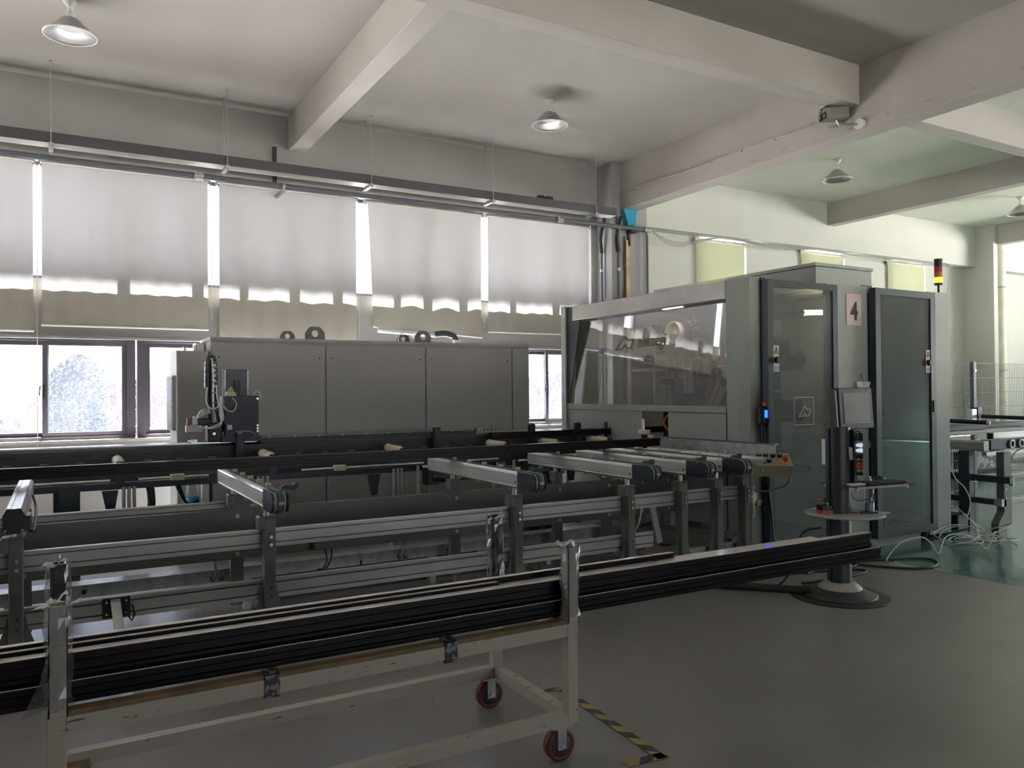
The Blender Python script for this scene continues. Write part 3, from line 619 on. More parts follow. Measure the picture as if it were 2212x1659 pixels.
# strip lights glowing inside
glow = mat('warm_tube_glow', (1, 0.8, 0.5), 0.5, emit=((1.0, 0.80, 0.52), 8))
for (p, q_) in (((6.22, 5.2, 2.28), (6.58, 5.2, 2.30)), ((5.6, 6.50, 2.425), (5.6, 6.17, 2.425))):
    c_ = (Vector(q_)-Vector(p)); mb().cyl(p, q_, 0.025, 12).build('strip_light_tube', glow, cab)
    mb().cyl(Vector(q_), Vector(q_)+c_.normalized()*0.05, 0.032, 12).build('tube_socket', black, cab)
    mb().cyl(Vector(p)-c_.normalized()*0.25, Vector(p), 0.027, 12).build('tube_sleeve', mat('tube_grey', (0.4, 0.4, 0.4), 0.4), cab)
# inner machinery seen through the clear panel
t = thing('milling_unit', 'dark milling units with white motor plates and orange hoses behind the clear panel', 'machine part', (5.6, 5.9, 0.8))
def plate(c, rz, nm='motor_plate'):
    y, z = c; R = Matrix.Rotation(rz, 2)
    def P(a, b_): v = R @ Vector((a, b_)); return (y+v[0], z+v[1])
    mb().prism([P(-.055, -.17), P(.055, -.17), P(.055, .17), P(-.055, .17)], 'x', 5.47, 5.50).build(nm, white, t)
    mb().prism([P(-.045, .085), P(.045, .085), P(.045, .16), P(-.045, .16)], 'x', 5.466, 5.47).build('plate_window', pdark, t)
    mb().prism([P(-.004, -.15), P(.004, -.15), P(.004, .06), P(-.004, .06)], 'x', 5.466, 5.47).build('plate_slot', black, t)
    b = mb()
    for a in (-.03, .03):
        for h in (-.11, -.03, .05): b.cyl((5.47, *P(a, h)), (5.465, *P(a, h)), 0.006, 8)
    tag(b.build('screw_head', black, t), None, None, kind='stuff')
plate((6.0, 1.685), 0.0); plate((5.58, 1.52), 0.62)
b = mb(); b.box(5.60, 5.6, 0.8, 5.85, 6.3, 1.40); b.box(5.56, 5.88, 1.35, 5.75, 6.12, 1.84); b.build('spindle_body', navy, t)
b = mb(); b.box(5.5, 6.22, 1.0, 5.75, 6.40, 1.66); b.cyl((5.6, 6.31, 1.62), (5.6, 6.31, 1.95), 0.02, 10); b.build('actuator', navy, t)
mb().prism([(6.15, 1.40), (6.42, 1.40), (6.34, 1.60), (6.22, 1.58)], 'x', 5.4, 5.43).build('guard_plate', galv, t)
for k, pts in enumerate(([(5.5, 5.90, 1.67), (5.5, 5.87, 1.75), (5.5, 5.80, 1.79), (5.5, 5.73, 1.76), (5.5, 5.71, 1.66), (5.5, 5.77, 1.51), (5.5, 5.71, 1.44)], [(5.5, 5.73, 1.52), (5.5, 5.70, 1.64), (5.5, 5.64, 1.73), (5.5, 5.59, 1.72), (5.5, 5.57, 1.64)])):
    mb().tube(smooth_path(pts), 0.010, 8).build('orange_hose', orange, t)
mb().cyl((5.9, 5.2, 1.78), (5.9, 7.4, 1.78), 0.015, 10).build('guide_rod', steel, t)
for yy, zz in ((7.03, 2.15), (6.55, 2.165)):   # energy-chain wheels
    w_ = thing('cable_chain_wheel', 'white ringed cable-chain wheel behind the logo, %s' % ('nearer the rear post' if yy > 6.8 else 'nearer the front column'), 'wheel', (5.8, yy, zz))
    mb().ring((5.8, yy, zz), 'x', 0.105, 0.125, -0.03, 0.03, 36).build('outer_ring', white, w_)
    mb().cyl((5.81, yy, zz), (5.83, yy, zz), 0.105, 36).build('disc', pgrey, w_)
    mb().cyl((5.79, yy, zz), (5.83, yy, zz), 0.02, 16).build('hub', white, w_)
    for dz in (-0.02, -0.12): mb().box(5.77, yy+0.02, zz+dz, 5.79, yy+0.06, zz+dz+0.025).build('tab', yellow, w_)
    mb().cyl((5.92, yy, zz), (5.92, yy, 1.4), 0.012, 8).build('stay_rod', steel, w_)
    ch = [(5.92, yy-0.03, zz+0.13), (5.92, yy-0.16, zz+0.10), (5.92, yy-0.24, zz-0.1), (5.92, yy-0.36, zz-0.45), (5.92, yy-0.42, zz-0.62)] if yy < 6.8 else [(5.92, yy-0.02, zz+0.12), (5.92, yy-0.10, zz+0.05), (5.92, yy-0.11, zz-0.4), (5.92, yy-0.11, zz-0.62)]
    pth = smooth_path(ch, 7)
    for i in range(0, len(pth)-1, 2):
        a, c_ = pth[i], pth[i+1]; d = c_-a; ang = math.atan2(d.z, d.y)
        mb().cbox((a+c_)/2, (0.10, d.length*1.2, 0.035), rx=ang).build('chain_link', mat('brown_chain', (0.22, 0.10, 0.07), 0.6), w_)
t = thing('orange_hose_loop', 'orange hose looping over a small white box in the cabin opening', 'hose', (5.4, 6.15, 1.1))
mb().tube(smooth_path([(5.4, 5.98, 1.2), (5.38, 6.1, 1.29), (5.38, 6.2, 1.28), (5.38, 6.25, 1.2), (5.4, 6.18, 1.12), (5.4, 6.05, 1.10)]), 0.010, 8).build('hose', orange, t)
mb().box(5.42, 6.02, 1.07, 5.5, 6.14, 1.22).build('white_box', white, t)
mb().box(5.3, 5.98, 1.03, 5.55, 6.35, 1.07).build('clamp_bed', navy, t)
t = thing('spindle_motor', 'dark motor and carriage seen behind the first glass door', 'motor', (5.7, 5.35, 1.7))
mb().cyl((6.12, 5.35, 1.83), (6.32, 5.35, 1.83), .10, 20).build('motor_body', navy, t); mb().bev(5.90, 5.28, 1.72, 6.14, 5.42, 2.02, .01).build('terminal_box', pdark, t)
mb().box(5.90, 5.30, 0.8, 6.02, 5.38, 1.72).build('slide_column', pdark, t); mb().box(5.76, 5.25, 2.06, 5.98, 5.30, 2.20).build('white_plate', white, t)
mb().cyl((5.6, 5.2, 1.52), (6.2, 5.2, 1.52), .012, 10).build('cross_rod', steel, t); mb().box(5.45, 5.15, 0.9, 6.15, 5.6, 0.98).build('work_bed', navy, t)
for k in range(3): mb().box(5.75+k*.04, 5.2, 1.24+k*.07, 6.2, 5.5, 1.30+k*.07).build('clamp_block', navy, t)
t = thing('profile_stack', 'short stack of dark profiles inside the second glass door', 'metal profile', (7.2, 5.4, 1.2))
for k, (a, z) in enumerate(((7.6, 1.25), (7.48, 1.33), (7.3, 1.41))): mb().box(6.95, 5.3, z, a, 5.42, z+.07).build('bar', navy, t)
mb().box(6.95, 5.28, 1.20, 7.6, 5.44, 1.25).build('carrier', galv, t); mb().box(7.0, 5.3, .1, 7.06, 5.4, 1.2).build('carrier_post', pdark, t)
mb().box(6.93, 5.25, .93, 7.62, 5.30, 1.0).build('film_strip', paper, t); mb().box(7.0, 5.5, .2, 7.7, 6.0, .92).build('under_box', navy, t)
t = thing('blue_screen_handset', 'black handset with lit blue screen hung on the cabin column', 'handset', (5.32, 4.86, 1.25))
b = mb(); b.bev(5.27, 4.85, 1.24, 5.40, 4.905, 1.40, 0.012); b.build('head', black, t)
b = mb(); b.bev(5.30, 4.86, 1.05, 5.385, 4.90, 1.25, 0.01); b.build('grip', black, t)
mb().box(5.305, 4.845, 1.30, 5.365, 4.850, 1.365).build('screen', mat('blue_screen', (0.02, 0.1, 0.9), 0.3, emit=((0.01, 0.07, 1.0), 1.1)), t)
for r in range(4):
    for c_ in range(3): mb().box(5.312+c_*.022, 4.855, 1.09+r*.032, 5.327+c_*.022, 4.861, 1.108+r*.032).build('key', mat('key_grey', (0.12, 0.13, 0.12), 0.5), t)
mb().cyl((5.335, 4.875, 1.40), (5.335, 4.875, 1.415), 0.016, 14).build('button_collar', yellow, t)
mb().cyl((5.335, 4.875, 1.415), (5.335, 4.875, 1.435), 0.022, 14).build('stop_button', redp, t)
mb().tube(smooth_path([(5.34, 4.87, 1.05), (5.32, 4.86, 0.98), (5.33, 4.87, 0.88), (5.34, 4.82, 0.5), (5.36, 4.80, 0.2), (5.5, 4.75, 0.01), (5.6, 4.5, 0.01)]), 0.009, 8).build('cord', black, t)
t = thing('notice_papers', 'white papers in a clip hung from a hook beside the second door', 'papers', (6.7, 4.9, 1.6))
mb().prism([(6.64, 1.30), (6.80, 1.30), (6.80, 1.58), (6.62, 1.60)], 'y', 4.905, 4.915).build('sheets', paper, t)
mb().prism([(6.60, 1.57), (6.80, 1.58), (6.80, 1.61), (6.60, 1.61)], 'y', 4.895, 4.92).build('clip', white, t)
mb().cyl((6.70, 4.89, 1.665), (6.70, 4.92, 1.665), 0.014, 12).build('hook_disc', cream, t)
mb().tube([(6.70, 4.90, 1.66), (6.71, 4.89, 1.62), (6.69, 4.89, 1.60)], 0.004, 6).build('hook_wire', steel, t)
t = thing('signal_lamp', 'signal lamp stack, red over orange over lit green, on the cabin roof', 'signal lamp', (8.09, 5.0, 2.54))
mb().cyl((8.09, 5.0, 2.535), (8.09, 5.0, 2.55), 0.045, 20).build('base', black, t)
mb().cyl((8.09, 5.0, 2.55), (8.09, 5.0, 2.64), 0.012, 12).build('stem', black, t)
z = 2.635
for nm, hh, mm in (('collar', .02, black), ('green_lens', .06, mat('green_lens', (0.15, 0.5, 0.05), 0.3, emit=((0.45, 0.9, 0.05), 0.35))), ('orange_lens', .055, mat('orange_lens', (0.6, 0.16, 0.03), 0.3)), ('red_lens', .055, mat('red_lens', (0.45, 0.03, 0.05), 0.3)), ('cap', .085, black)):
    mb().cyl((8.09, 5.0, z), (8.09, 5.0, z+hh-0.004), 0.040, 24).cyl((8.09, 5.0, z+hh-0.004), (8.09, 5.0, z+hh), 0.043, 24).build(nm, mm, t); z += hh

# ================================================================== GREY CABINETS BEHIND
t = thing('grey_cabinet', 'long low grey steel enclosure of three wide doors under the blinds', 'cabinet', (3.0, 8.3, 0))
mb().box(1.27, 8.02, 0.08, 4.83, 8.62, 2.06).build('body', pgrey, t)
mb().box(1.26, 8.0, 2.06, 4.84, 8.64, 2.092).build('lid', pgrey, t)
mb().box(1.27, 8.02, 0.0, 4.83, 8.6, 0.08).build('plinth', pdark, t)
for a, b_ in ((1.275, 2.378), (2.39, 3.495), (3.507, 4.59)):
    d = mb().bev(a, 8.0, 0.10, b_, 8.02, 2.035, 0.004).build('door', pgrey, t)
    for zz in (0.74, 1.9):
        for xx in (a+0.06, b_-0.06): mb().cyl((xx, 8.0, zz), (xx, 7.997, zz), 0.008, 8).build('lock_hole', black, d)
mb().bev(4.60, 8.0, 0.10, 4.825, 8.02, 2.035, 0.004).build('end_panel', pgrey, t)
b = mb(); b.box(1.18, 8.35, 0.1, 1.262, 8.55, 2.05); b.build('lit_side_strip', white, t)  # white slab standing in for daylight on the enclosure's left side
def lug(x, y, s_=1.0, extra=''):
    L = thing('lifting_lug', 'octagonal lifting lug on the enclosure lid, '+extra, 'lifting lug', (x, y, 2.092), 'lifting lugs on the enclosure lid')
    w_, h_ = 0.105*s_, 0.155*s_; c = (0, h_*0.52); r = 0.036*s_
    out = [(-w_, 0), (-w_, h_*.6), (-w_*.5, h_), (w_*.5, h_), (w_, h_*.6), (w_, 0)]
    n = 24; b = mb(); v = []
    def ray_hit(t_):
        d = Vector((math.cos(t_), math.sin(t_))); best = 9
        P_ = out+[out[0]]
        for i in range(len(out)):
            a = Vector(P_[i])-Vector(c); e = Vector(P_[i+1])-Vector(P_[i]); den = d.x*e.y-d.y*e.x
            if abs(den) < 1e-9: continue
            tt = (a.x*e.y-a.y*e.x)/den; ss = (a.x*d.y-a.y*d.x)/den
            if tt > 0 and -1e-6 <= ss <= 1+1e-6: best = min(best, tt)
        return (c[0]+d.x*best, c[1]+d.y*best)
    for yy in (y, y+0.012):
        for k in range(n):
            t_ = 2*math.pi*k/n; v.append((x+c[0]+r*math.cos(t_), yy, 2.092+c[1]+r*math.sin(t_)))
        for k in range(n):
            o_ = ray_hit(2*math.pi*k/n); v.append((x+o_[0], yy, 2.092+o_[1]))
    f = []
    for k in range(n):
        k2 = (k+1) % n; f += [(k, k2, n+k2, n+k), (2*n+k, 3*n+k, 3*n+k2, 2*n+k2), (k, 2*n+k, 2*n+k2, k2), (n+k, n+k2, 3*n+k2, 3*n+k)]
    b.add(v, f); b.build('lug_plate', mat('lug_grey', (.17, .165, .16), .6), L)
    mb().box(x-w_, y-0.02, 2.092, x+w_, y+0.04, 2.098).build('foot_plate', pgrey, L)
lug(2.12, 8.5, 0.75, 'leftmost and half sunk behind the edge'); lug(2.36, 8.3, 1.0, 'the larger one left of the seam'); lug(3.44, 8.5, 0.75, 'small one below the white duct'); lug(3.60, 8.3, 0.95, 'one directly under the dark hose')
t = thing('white_duct', 'white round duct with dark flexible elbow leaning above the enclosure', 'duct', (3.5, 8.75, 2.2))
mb().cyl((3.28, 8.9, 2.285), (3.98, 8.72, 2.235), 0.032, 16).build('tube', white, t)
mb().tube(smooth_path([(3.94, 8.73, 2.237), (4.05, 8.69, 2.25), (4.15, 8.66, 2.22), (4.17, 8.62, 2.16)]), 0.038, 12).build('dark_elbow', mat('slate_hose', (0.07, 0.09, 0.13), 0.5), t)
mb().cyl((4.17, 8.60, 2.17), (4.17, 8.60, 2.092), 0.045, 16).build('spigot', white, t)
for k in range(3): mb().ring((3.8+k*.06, 8.76-k*.015, 2.248-k*.004), 'x', 0.034, 0.038, -0.004, 0.004, 16).build('wire_tie', steel, t)
mb().tube(smooth_path([(3.30, 8.3, 2.10), (3.40, 8.5, 2.20), (3.55, 8.6, 2.23), (3.56, 8.3, 2.10)]), 0.006, 6).build('tie_wire', steel, t)
t = thing('vented_cabinet', 'narrow grey cabinet with side louvres left of the long enclosure', 'cabinet', (1.08, 8.2, 0))
mb().box(0.96, 8.0, 0.05, 1.24, 8.5, 1.955).build('body', pgrey, t)
mb().box(0.965, 7.985, 0.1, 1.235, 8.0, 1.95).build('front_door', pgrey, t)
mb().box(0.925, 8.05, 1.2, 0.96, 8.45, 1.72).build('louvre_box', pgrey, t)
for k in range(30): mb().box(0.918, 8.07, 1.215+k*.0165, 0.925, 8.43, 1.222+k*.0165).build('louvre', pdark, t)
for x in (1.06, 1.15): mb().cyl((x, 8.2, 1.955), (x, 8.2, 1.99 if x < 1.1 else 2.02), 0.012, 8).cyl((x, 8.2, 1.985), (x, 8.2, 2.0), 0.02, 8).build('gland', steel, t)
mb().box(0.94, 8.03, 0, 1.26, 8.47, 0.05).build('plinth', pdark, t)
t = thing('coolant_unit', 'yellow and blue canisters with hoses low beside the enclosure', 'pump unit', (1.02, 7.7, 0))
mb().cyl((1.06, 7.75, 0.35), (1.06, 7.75, 0.60), 0.06, 16).build('blue_canister', bluec, t)
mb().cyl((1.06, 7.75, 0.60), (1.06, 7.75, 0.78), 0.058, 16).build('clear_bowl', bottleg, t)
mb().box(0.98, 7.70, 0.80, 1.14, 7.82, 0.86).build('yellow_bracket', yellow, t)
mb().box(1.14, 7.70, 0.0, 1.20, 7.80, 0.85).build('mounting_post', white, t)
for k in range(2): mb().tube(smooth_path([(1.1, 7.7, 0.55+k*.02), (1.0, 7.66, 0.56), (0.93, 7.64, 0.68+k*.06), (0.88, 7.64, 0.84)]), 0.014, 8).build('hose', black, t)
mb().cyl((0.86, 7.62, 0.80), (0.86, 7.62, 0.86), 0.035, 14).build('hose_cap', galv, t)
# ================================================================== LOADING BENCH
XP = [-0.19, 1.067, 2.745, 3.725, 4.25, 4.63, 4.935]
bench = thing('loading_bench', 'long loading bench frame of grey rails on green-grey steel posts', 'bench frame', (1.0, 5.2, 0))
def rail_poly(y0, y1, z0, z1, g=0.018):
    h = z1-z0; f = [(y0, z0), (y1, z0), (y1, z1), (y0, z1)]
    gs_ = [(0.22, 0.29), (0.78, 0.85)]
    L = [(y0, z1)]
    for a, b_ in reversed(gs_): L += [(y0, z0+h*b_), (y0+g, z0+h*(b_-.01)), (y0+g, z0+h*(a+.01)), (y0, z0+h*a)]
    L += [(y0, z0), (y1, z0), (y1, z1)]
    return L
for (x0, x1, z0, z1, nm) in ((-3.0, 4.93, 0.637, 0.74, 'upper_front_rail'), (-3.0, 4.0, 0.335, 0.447, 'lower_front_rail')):
    mb().prism(rail_poly(4.785, 4.835, z0, z1, 0.026), 'x', x0, x1).build(nm, alud, bench)
    mb().box(x0, 4.787, z1, x1, 4.797, z1+0.004).box(x0, 4.803, z1, x1, 4.813, z1+0.004).build('rail_lip', alu, bench)
mb().box(4.34, 4.785, 0.235, 5.0, 4.835, 0.275).build('low_link_rail', alud, bench)
# back beam + legs
mb().bev(-3.0, 5.69, 0.405, 5.15, 5.75, 0.747, 0.004).build('back_beam', pgreen2, bench)
for x in XP+[-1.9]:
    hz = 0.845
    mb().bev(x-0.042, 5.70, 0.085, x+0.042, 5.76, hz, 0.004).build('rear_leg', pgreen2, bench)
    mb().bev(x-0.062, 5.66, hz-0.075, x-0.010, 5.76, hz+0.008, 0.006).build('leg_head', pgreen2, bench)
    mb().cyl((x, 5.73, 0.01), (x, 5.73, 0.09), 0.009, 8).cyl((x, 5.73, 0), (x, 5.73, 0.012), 0.035, 14).build('levelling_foot', galv, bench)
    for z in (0.70, 0.44): mb().cyl((x, 5.69, z), (x, 5.680, z), 0.015, 14).build('bolt', galv, bench)
# front posts
for i, x in enumerate(XP):
    zt = 0.822
    p = mb(); p.bev(x-0.032, 4.70, 0.012, x+0.032, 4.785, zt, 0.005); post = p.build('front_post', pgreen2, bench)
    h = mb(); h.bev(x-0.066, 4.695, zt-0.07, x-0.030, 4.79, zt+0.006, 0.006); h.bev(x-0.062, 4.695, zt-0.004, x+0.036, 4.79, zt+0.010, 0.005)
    h.build('head_bracket', pgreen2, bench)
    for sg_ in (-1, 1):
        g_ = [(x+sg_*0.032, 0.47)]+[(x+sg_*(0.032+0.125*(k/9)**1.45), 0.47-0.36*k/9) for k in range(1, 10)]+[(x+sg_*0.157, 0.012), (x+sg_*0.032, 0.012)]
        if sg_ < 0: g_ = g_[::-1]
        mb().prism(g_, 'y', 4.74, 4.748).build('gusset', pgreen2, bench)
    mb().box(x-0.15, 4.68, 0.0, x+0.15, 4.81, 0.012).build('foot_plate', pgreen2, bench)
    for z in (0.71, 0.665): mb().cyl((x+0.004, 4.70, z), (x+0.004, 4.692, z), 0.0095, 12).build('bolt', alub, bench)
    for z in (0.415, 0.365): mb().cyl((x+0.004, 4.7005, z), (x+0.004, 4.699, z), 0.007, 10).build('screw_hole', black, bench)
    mb().box(x-0.008, 4.695, 0.61, x+0.028, 4.70, 0.735).build('bolt_plate', pgreen2, bench)
# tubes up to arms
for x in XP:
    for y in (4.74, 5.73): mb().cyl((x-0.012, y, 0.82), (x-0.012, y, 0.89), 0.018, 12).build('spacer_tube', alu, bench)
# rail behind the beam
mb().prism(rail_poly(5.84, 5.90, 0.725, 0.785), 'x', -3.0, 1.02).build('rear_rail', alud, bench)
# cable channel
ch = thing('cable_channel', 'low shiny metal channel running behind the bench posts', 'channel', (1.0, 5.9, 0.27))
b = mb(); b.box(-3.0, 5.85, 0.225, 2.0, 5.865, 0.31); b.box(-3.0, 5.865, 0.306, 2.0, 6.0, 0.31); b.box(-3.0, 5.865, 0.225, 2.0, 6.0, 0.229); b.build('channel_body', galv, ch)
b = mb(); b.box(2.02, 5.85, 0.225, 4.3, 5.865, 0.31); b.box(2.02, 5.865, 0.306, 4.3, 6.0, 0.31); b.build('channel_body', galv, ch)
for x in (0.05, 0.14, 2.75): mb().cyl((x, 5.85, 0.265), (x, 5.847, 0.265), 0.016, 14).build('cable_hole', black, ch)
for x in (0.93, 0.985, 2.32, 2.37): mb().ring((x, 5.85, 0.25), 'y', 0.008, 0.017, -0.008, 0.0, 14).build('grommet', black, ch)
for x in (0.93, 2.32):
    for k in (0, 1): mb().tube(smooth_path([(x+k*.055, 5.84, 0.25), (x+0.02+k*.01, 5.83, 0.29), (x+0.012, 5.84, 0.36), (x+0.008, 5.86, 0.42)]), 0.008, 8).build('grey_lead', alud, ch)
for x in (-0.3, 1.15, 2.6, 3.9): mb().box(x, 5.88, 0.0, x+0.05, 5.96, 0.225).build('support_foot', galv, ch)
t = thing('limit_switch', 'small black sensor box hanging under the back beam', 'sensor', (1.75, 5.64, 0.36))
mb().bev(1.58, 5.60, 0.42, 1.76, 5.685, 0.49, 0.006).build('mount_box', pgreen2, t)
for k in (0, 1): mb().tube(smooth_path([(1.66+k*.05, 5.62, 0.42), (1.65+k*.03, 5.54, 0.36), (1.62+k*.02, 5.53, 0.30)]), 0.006, 6).build('lead', black, t)
mb().cyl((1.60, 5.53, 0.255), (1.60, 5.53, 0.30), 0.028, 14).build('black_plug', black, t)
# ------------------------------------------------------------------ conveyor arms
def arm_poly(x0, x1, z0, z1):
    return [(x0, z0+.012), (x0+.010, z0), (x1, z0), (x1, z1), (x0+.018, z1), (x0+.006, z1-.008), (x0, z1-.018), (x0, z1-.028), (x0+.003, z1-.030), (x0+.003, z1-.033), (x0, z1-.035), (x0, z0+.022), (x0+.003, z0+.020), (x0+.003, z0+.017)]
def make_arm(x, label, yr=6.12):
    t = thing('conveyor_arm', label, 'conveyor arm', (x, 5.3, 0), 'aluminium belt conveyor arms across the loading bench'); x = x-.012
    mb().prism(arm_poly(x-.045, x-.015, 0.888, 1.0), 'y', 4.62, yr).build('left_profile', alu, t)
    mb().prism([(2*x-a, b_) for a, b_ in arm_poly(x-.045, x-.015, 0.888, 1.0)][::-1], 'y', 4.62, yr).build('right_profile', alu, t)
    mb().box(x-.015, 4.6, 0.90, x+.015, yr, 0.985).build('core', black, t)
    def dpoly(yb, r, zc, yc):
        return [(yb, zc-r), (yb, zc+r)]+[(yc-r*1.05*math.sin(a), zc+r*math.cos(a)) for a in [k*math.pi/12 for k in range(0, 13)]]
    mb().prism(dpoly(4.62, 0.058, 0.944, 4.45), 'x', x-.048, x-.036).build('side_plate', navy, t)
    mb().prism(dpoly(4.62, 0.058, 0.944, 4.45), 'x', x+.036, x+.046).build('side_plate', navy, t)
    e = mb()
    pp = dpoly(4.62, 0.0595, 0.944, 4.45); e.prism(pp, 'x', x-.036, x-.033); e.build('plate_edge', alud, t)
    b = mb()
    for yy, zz in ((4.60, .995), (4.60, .893), (4.50, .995), (4.50, .893), (4.405, .944)): b.cyl((x-.048, yy, zz), (x-.0495, yy, zz), 0.0032, 6)
    tag(b.build('plate_screw', alub, t), None, None, kind='stuff')
    bp = [(yr, 1.002), (yr, 1.006)]+[(4.45-0.066*math.sin(a), 0.944+0.064*math.cos(a)) for a in [k*math.pi/14 for k in range(0, 15)]]+[(yr, .882), (yr, .886)]+[(4.45-0.060*math.sin(a), 0.944-0.058*math.cos(a)) for a in [k*math.pi/14 for k in range(0, 15)]]
    mb().prism(bp, 'x', x-.015, x+.015).build('belt', beltm, t)
    for yy in (-.024, .024): mb().ring((x+yy, 4.45, 0.944), 'x', 0.045, 0.057, -.006, .006, 24).build('pulley_flange', alud, t)
    mb().cyl((x-.0465, 4.65, .93), (x-.040, 4.65, .93), 0.008, 10).build('end_hole', black, t)
    for yy in (5.92, 5.68, 5.42, 5.17, 4.92, 4.68): mb().bev(x-.015, yy, 1.004, x+.015, yy+.022, 1.026, 0.002).build('cleat', tan, t)
    mb().box(x-.015, 4.375, .937, x+.015, 4.388, .951).build('cleat', tan, t)
    for yy in (4.78, 5.02, 5.28, 5.6): mb().bev(x-.015, yy, .862, x+.015, yy+.022, .884, 0.002).build('cleat', tan, t)
    hk = [(x+.05, .985), (x+.055, 1.010), (x+.08, 1.020), (x+.12, 1.014), (x+.132, 1.028), (x+.15, 1.028), (x+.148, 1.002), (x+.13, .98), (x+.10, .99), (x+.075, .993)]
    mb().prism(hk, 'y', 4.60, 4.635).build('stop_hook', black, t)
    mb().cyl((x+.046, 4.617, .995), (x+.09, 4.617, .995), 0.010, 8).build('hook_pin', steel, t)
    return t
names = ['nearest left conveyor arm, seen end on above the leftmost post', 'conveyor arm lit brightest, second from the left, showing its teal belt', 'third conveyor arm from the left, in the middle of the bench', 'fourth conveyor arm from the left', 'fifth conveyor arm, second from the galvanised plate', 'sixth conveyor arm, just before the control box', 'last conveyor arm, under the push-button box']
a0 = make_arm(XP[1], names[1])
for i in (2, 3, 4, 5): dup(a0, (XP[i]-XP[1], 0, 0), names[i])
# arm carrying the button box, and the leftmost arm seen end on
t = thing('conveyor_arm', names[6], 'conveyor arm', (XP[6], 5.3, 0), 'aluminium belt conveyor arms across the loading bench')
mb().prism(arm_poly(XP[6]-.057, XP[6]+.02, 0.888, 1.0), 'y', 4.50, 6.12).build('left_profile', alu, t)
for yy in (5.42, 5.17, 4.92, 4.68): mb().bev(XP[6]-.018, yy, 1.0, XP[6]+.018, yy+.022, 1.022, 0.002).build('cleat', tan, t)
x = XP[0]; t = thing('conveyor_arm', names[0], 'conveyor arm', (x, 5.3, 0), 'aluminium belt conveyor arms across the loading bench')
pl = [(x-.045, .90), (x-.03, .885), (x+.03, .885), (x+.045, .90), (x+.045, .97), (x+.030, 1.0), (x+.014, 1.0), (x+.012, .994), (x-.012, .994), (x-.014, 1.0), (x-.030, 1.0), (x-.045, .97)]
mb().prism(pl, 'y', 4.52, 6.12).build('profile', alu, t)
mb().prism([(x-.047, .895), (x-.025, .878), (x+.025, .878), (x+.047, .895), (x+.047, .965), (x+.030, .998), (x-.030, .998), (x-.047, .965)], 'y', 4.505, 4.52).build('end_cap', black, t)
for xx in (-.035, .035): mb().cyl((x+xx, 4.503, .895), (x+xx, 4.507, .895), .005, 8).build('cap_screw', steel, t)
mb().tube(smooth_path([(x+.055, 5.5, .95), (x+.075, 5.3, .90), (x+.08, 4.75, .86), (x+.06, 4.65, .87)]), 0.007, 8).build('side_lead', black, t)
mb().box(x+.048, 4.60, .88, x+.066, 4.75, .95).build('side_bracket', navy, t)

# ------------------------------------------------------------------ push-button box
t = thing('button_box', 'beige push-button box with dark knobs and a red mushroom button', 'control box', (5.0, 4.5, 0.9))
M_ = Matrix.Rotation(math.radians(-35), 4, 'Z') @ Matrix.Rotation(math.radians(28), 4, 'X'); c0 = Vector((5.02, 4.52, 0.93))
def LB(p): return c0+(M_ @ Vector(p))
def lbox(x0, y0, z0, x1, y1, z1):
    q = mb(); q.box(x0, y0, z0, x1, y1, z1); q.v = [tuple(LB(p)) for p in q.v]; return q
lbox(-.14, -.09, -.05, .14, .09, .045).build('housing', mat('beige_paint', (0.42, 0.38, 0.28), 0.5), t)
lbox(-.145, -.095, .045, .145, .095, .052).build('lid', mat('beige_paint', (0.42, 0.38, 0.28), 0.5), t)
for px_, py_ in ((-.10, .045), (-.045, .045), (.01, .045), (.065, .045), (-.10, -.03), (-.035, -.03)):
    mb().cyl(LB((px_, py_, .05)), LB((px_, py_, .078)), .020, 16).build('push_button', black, t)
    mb().cyl(LB((px_, py_, .078)), LB((px_, py_, .081)), .013, 16).build('button_face', mat('button_face_grey', (.3, .3, .29), .4), t)
mb().cyl(LB((.09, -.035, .05)), LB((.09, -.035, .062)), .034, 20).build('stop_collar', yellow, t)
mb().cyl(LB((.09, -.035, .062)), LB((.09, -.035, .085)), .016, 16).cyl(LB((.09, -.035, .085)), LB((.09, -.035, .108)), .028, 20, .022).build('stop_button', redp, t)
mb().tube(smooth_path([LB((.12, -.02, -.05)), (5.14, 4.45, .84), (5.13, 4.48, .76), (5.02, 4.6, .71), (4.95, 4.72, .73), (4.93, 4.8, .72)]), .008, 8).build('cable', mat('grey_cable', (.25, .27, .27), .6), t)
mb().box(4.90, 4.50, .90, 4.97, 4.6, .96).build('mount_bracket', galv, t)
t = thing('pneumatic_unit', 'small silver pneumatic regulator on the bench end post', 'valve', (5.05, 4.72, 0.6))
mb().box(4.968, 4.70, 0.30, 4.985, 4.80, 0.76).build('back_plate', pgreen2, t)
for z in (.33, .5, .66, .72): mb().cyl((4.97, 4.70, z), (4.97, 4.69, z), .009, 10).build('bolt', alub, t)
mb().box(4.99, 4.70, .60, 5.04, 4.75, .68).build('regulator_block', white, t)
mb().cyl((5.015, 4.725, .68), (5.015, 4.725, .735), .016, 12).build('adjust_knob', white, t)
mb().cyl((5.015, 4.725, .48), (5.015, 4.725, .60), .018, 14).build('filter_bowl', cream, t)
mb().box(5.03, 4.69, .58, 5.075, 4.74, .625).build('brass_body', mat('dull_brass', (.25, .2, .12), .4, metal=.7), t)
mb().cyl((5.07, 4.715, .61), (5.10, 4.70, .612), .011, 10).build('port', steel, t)
mb().tube(smooth_path([(5.06, 4.72, .58), (5.065, 4.72, .45), (5.03, 4.72, .30), (5.0, 4.74, .20)]), .005, 6).build('air_line', mat('yellowish_hose', (.45, .42, .25), .5), t)

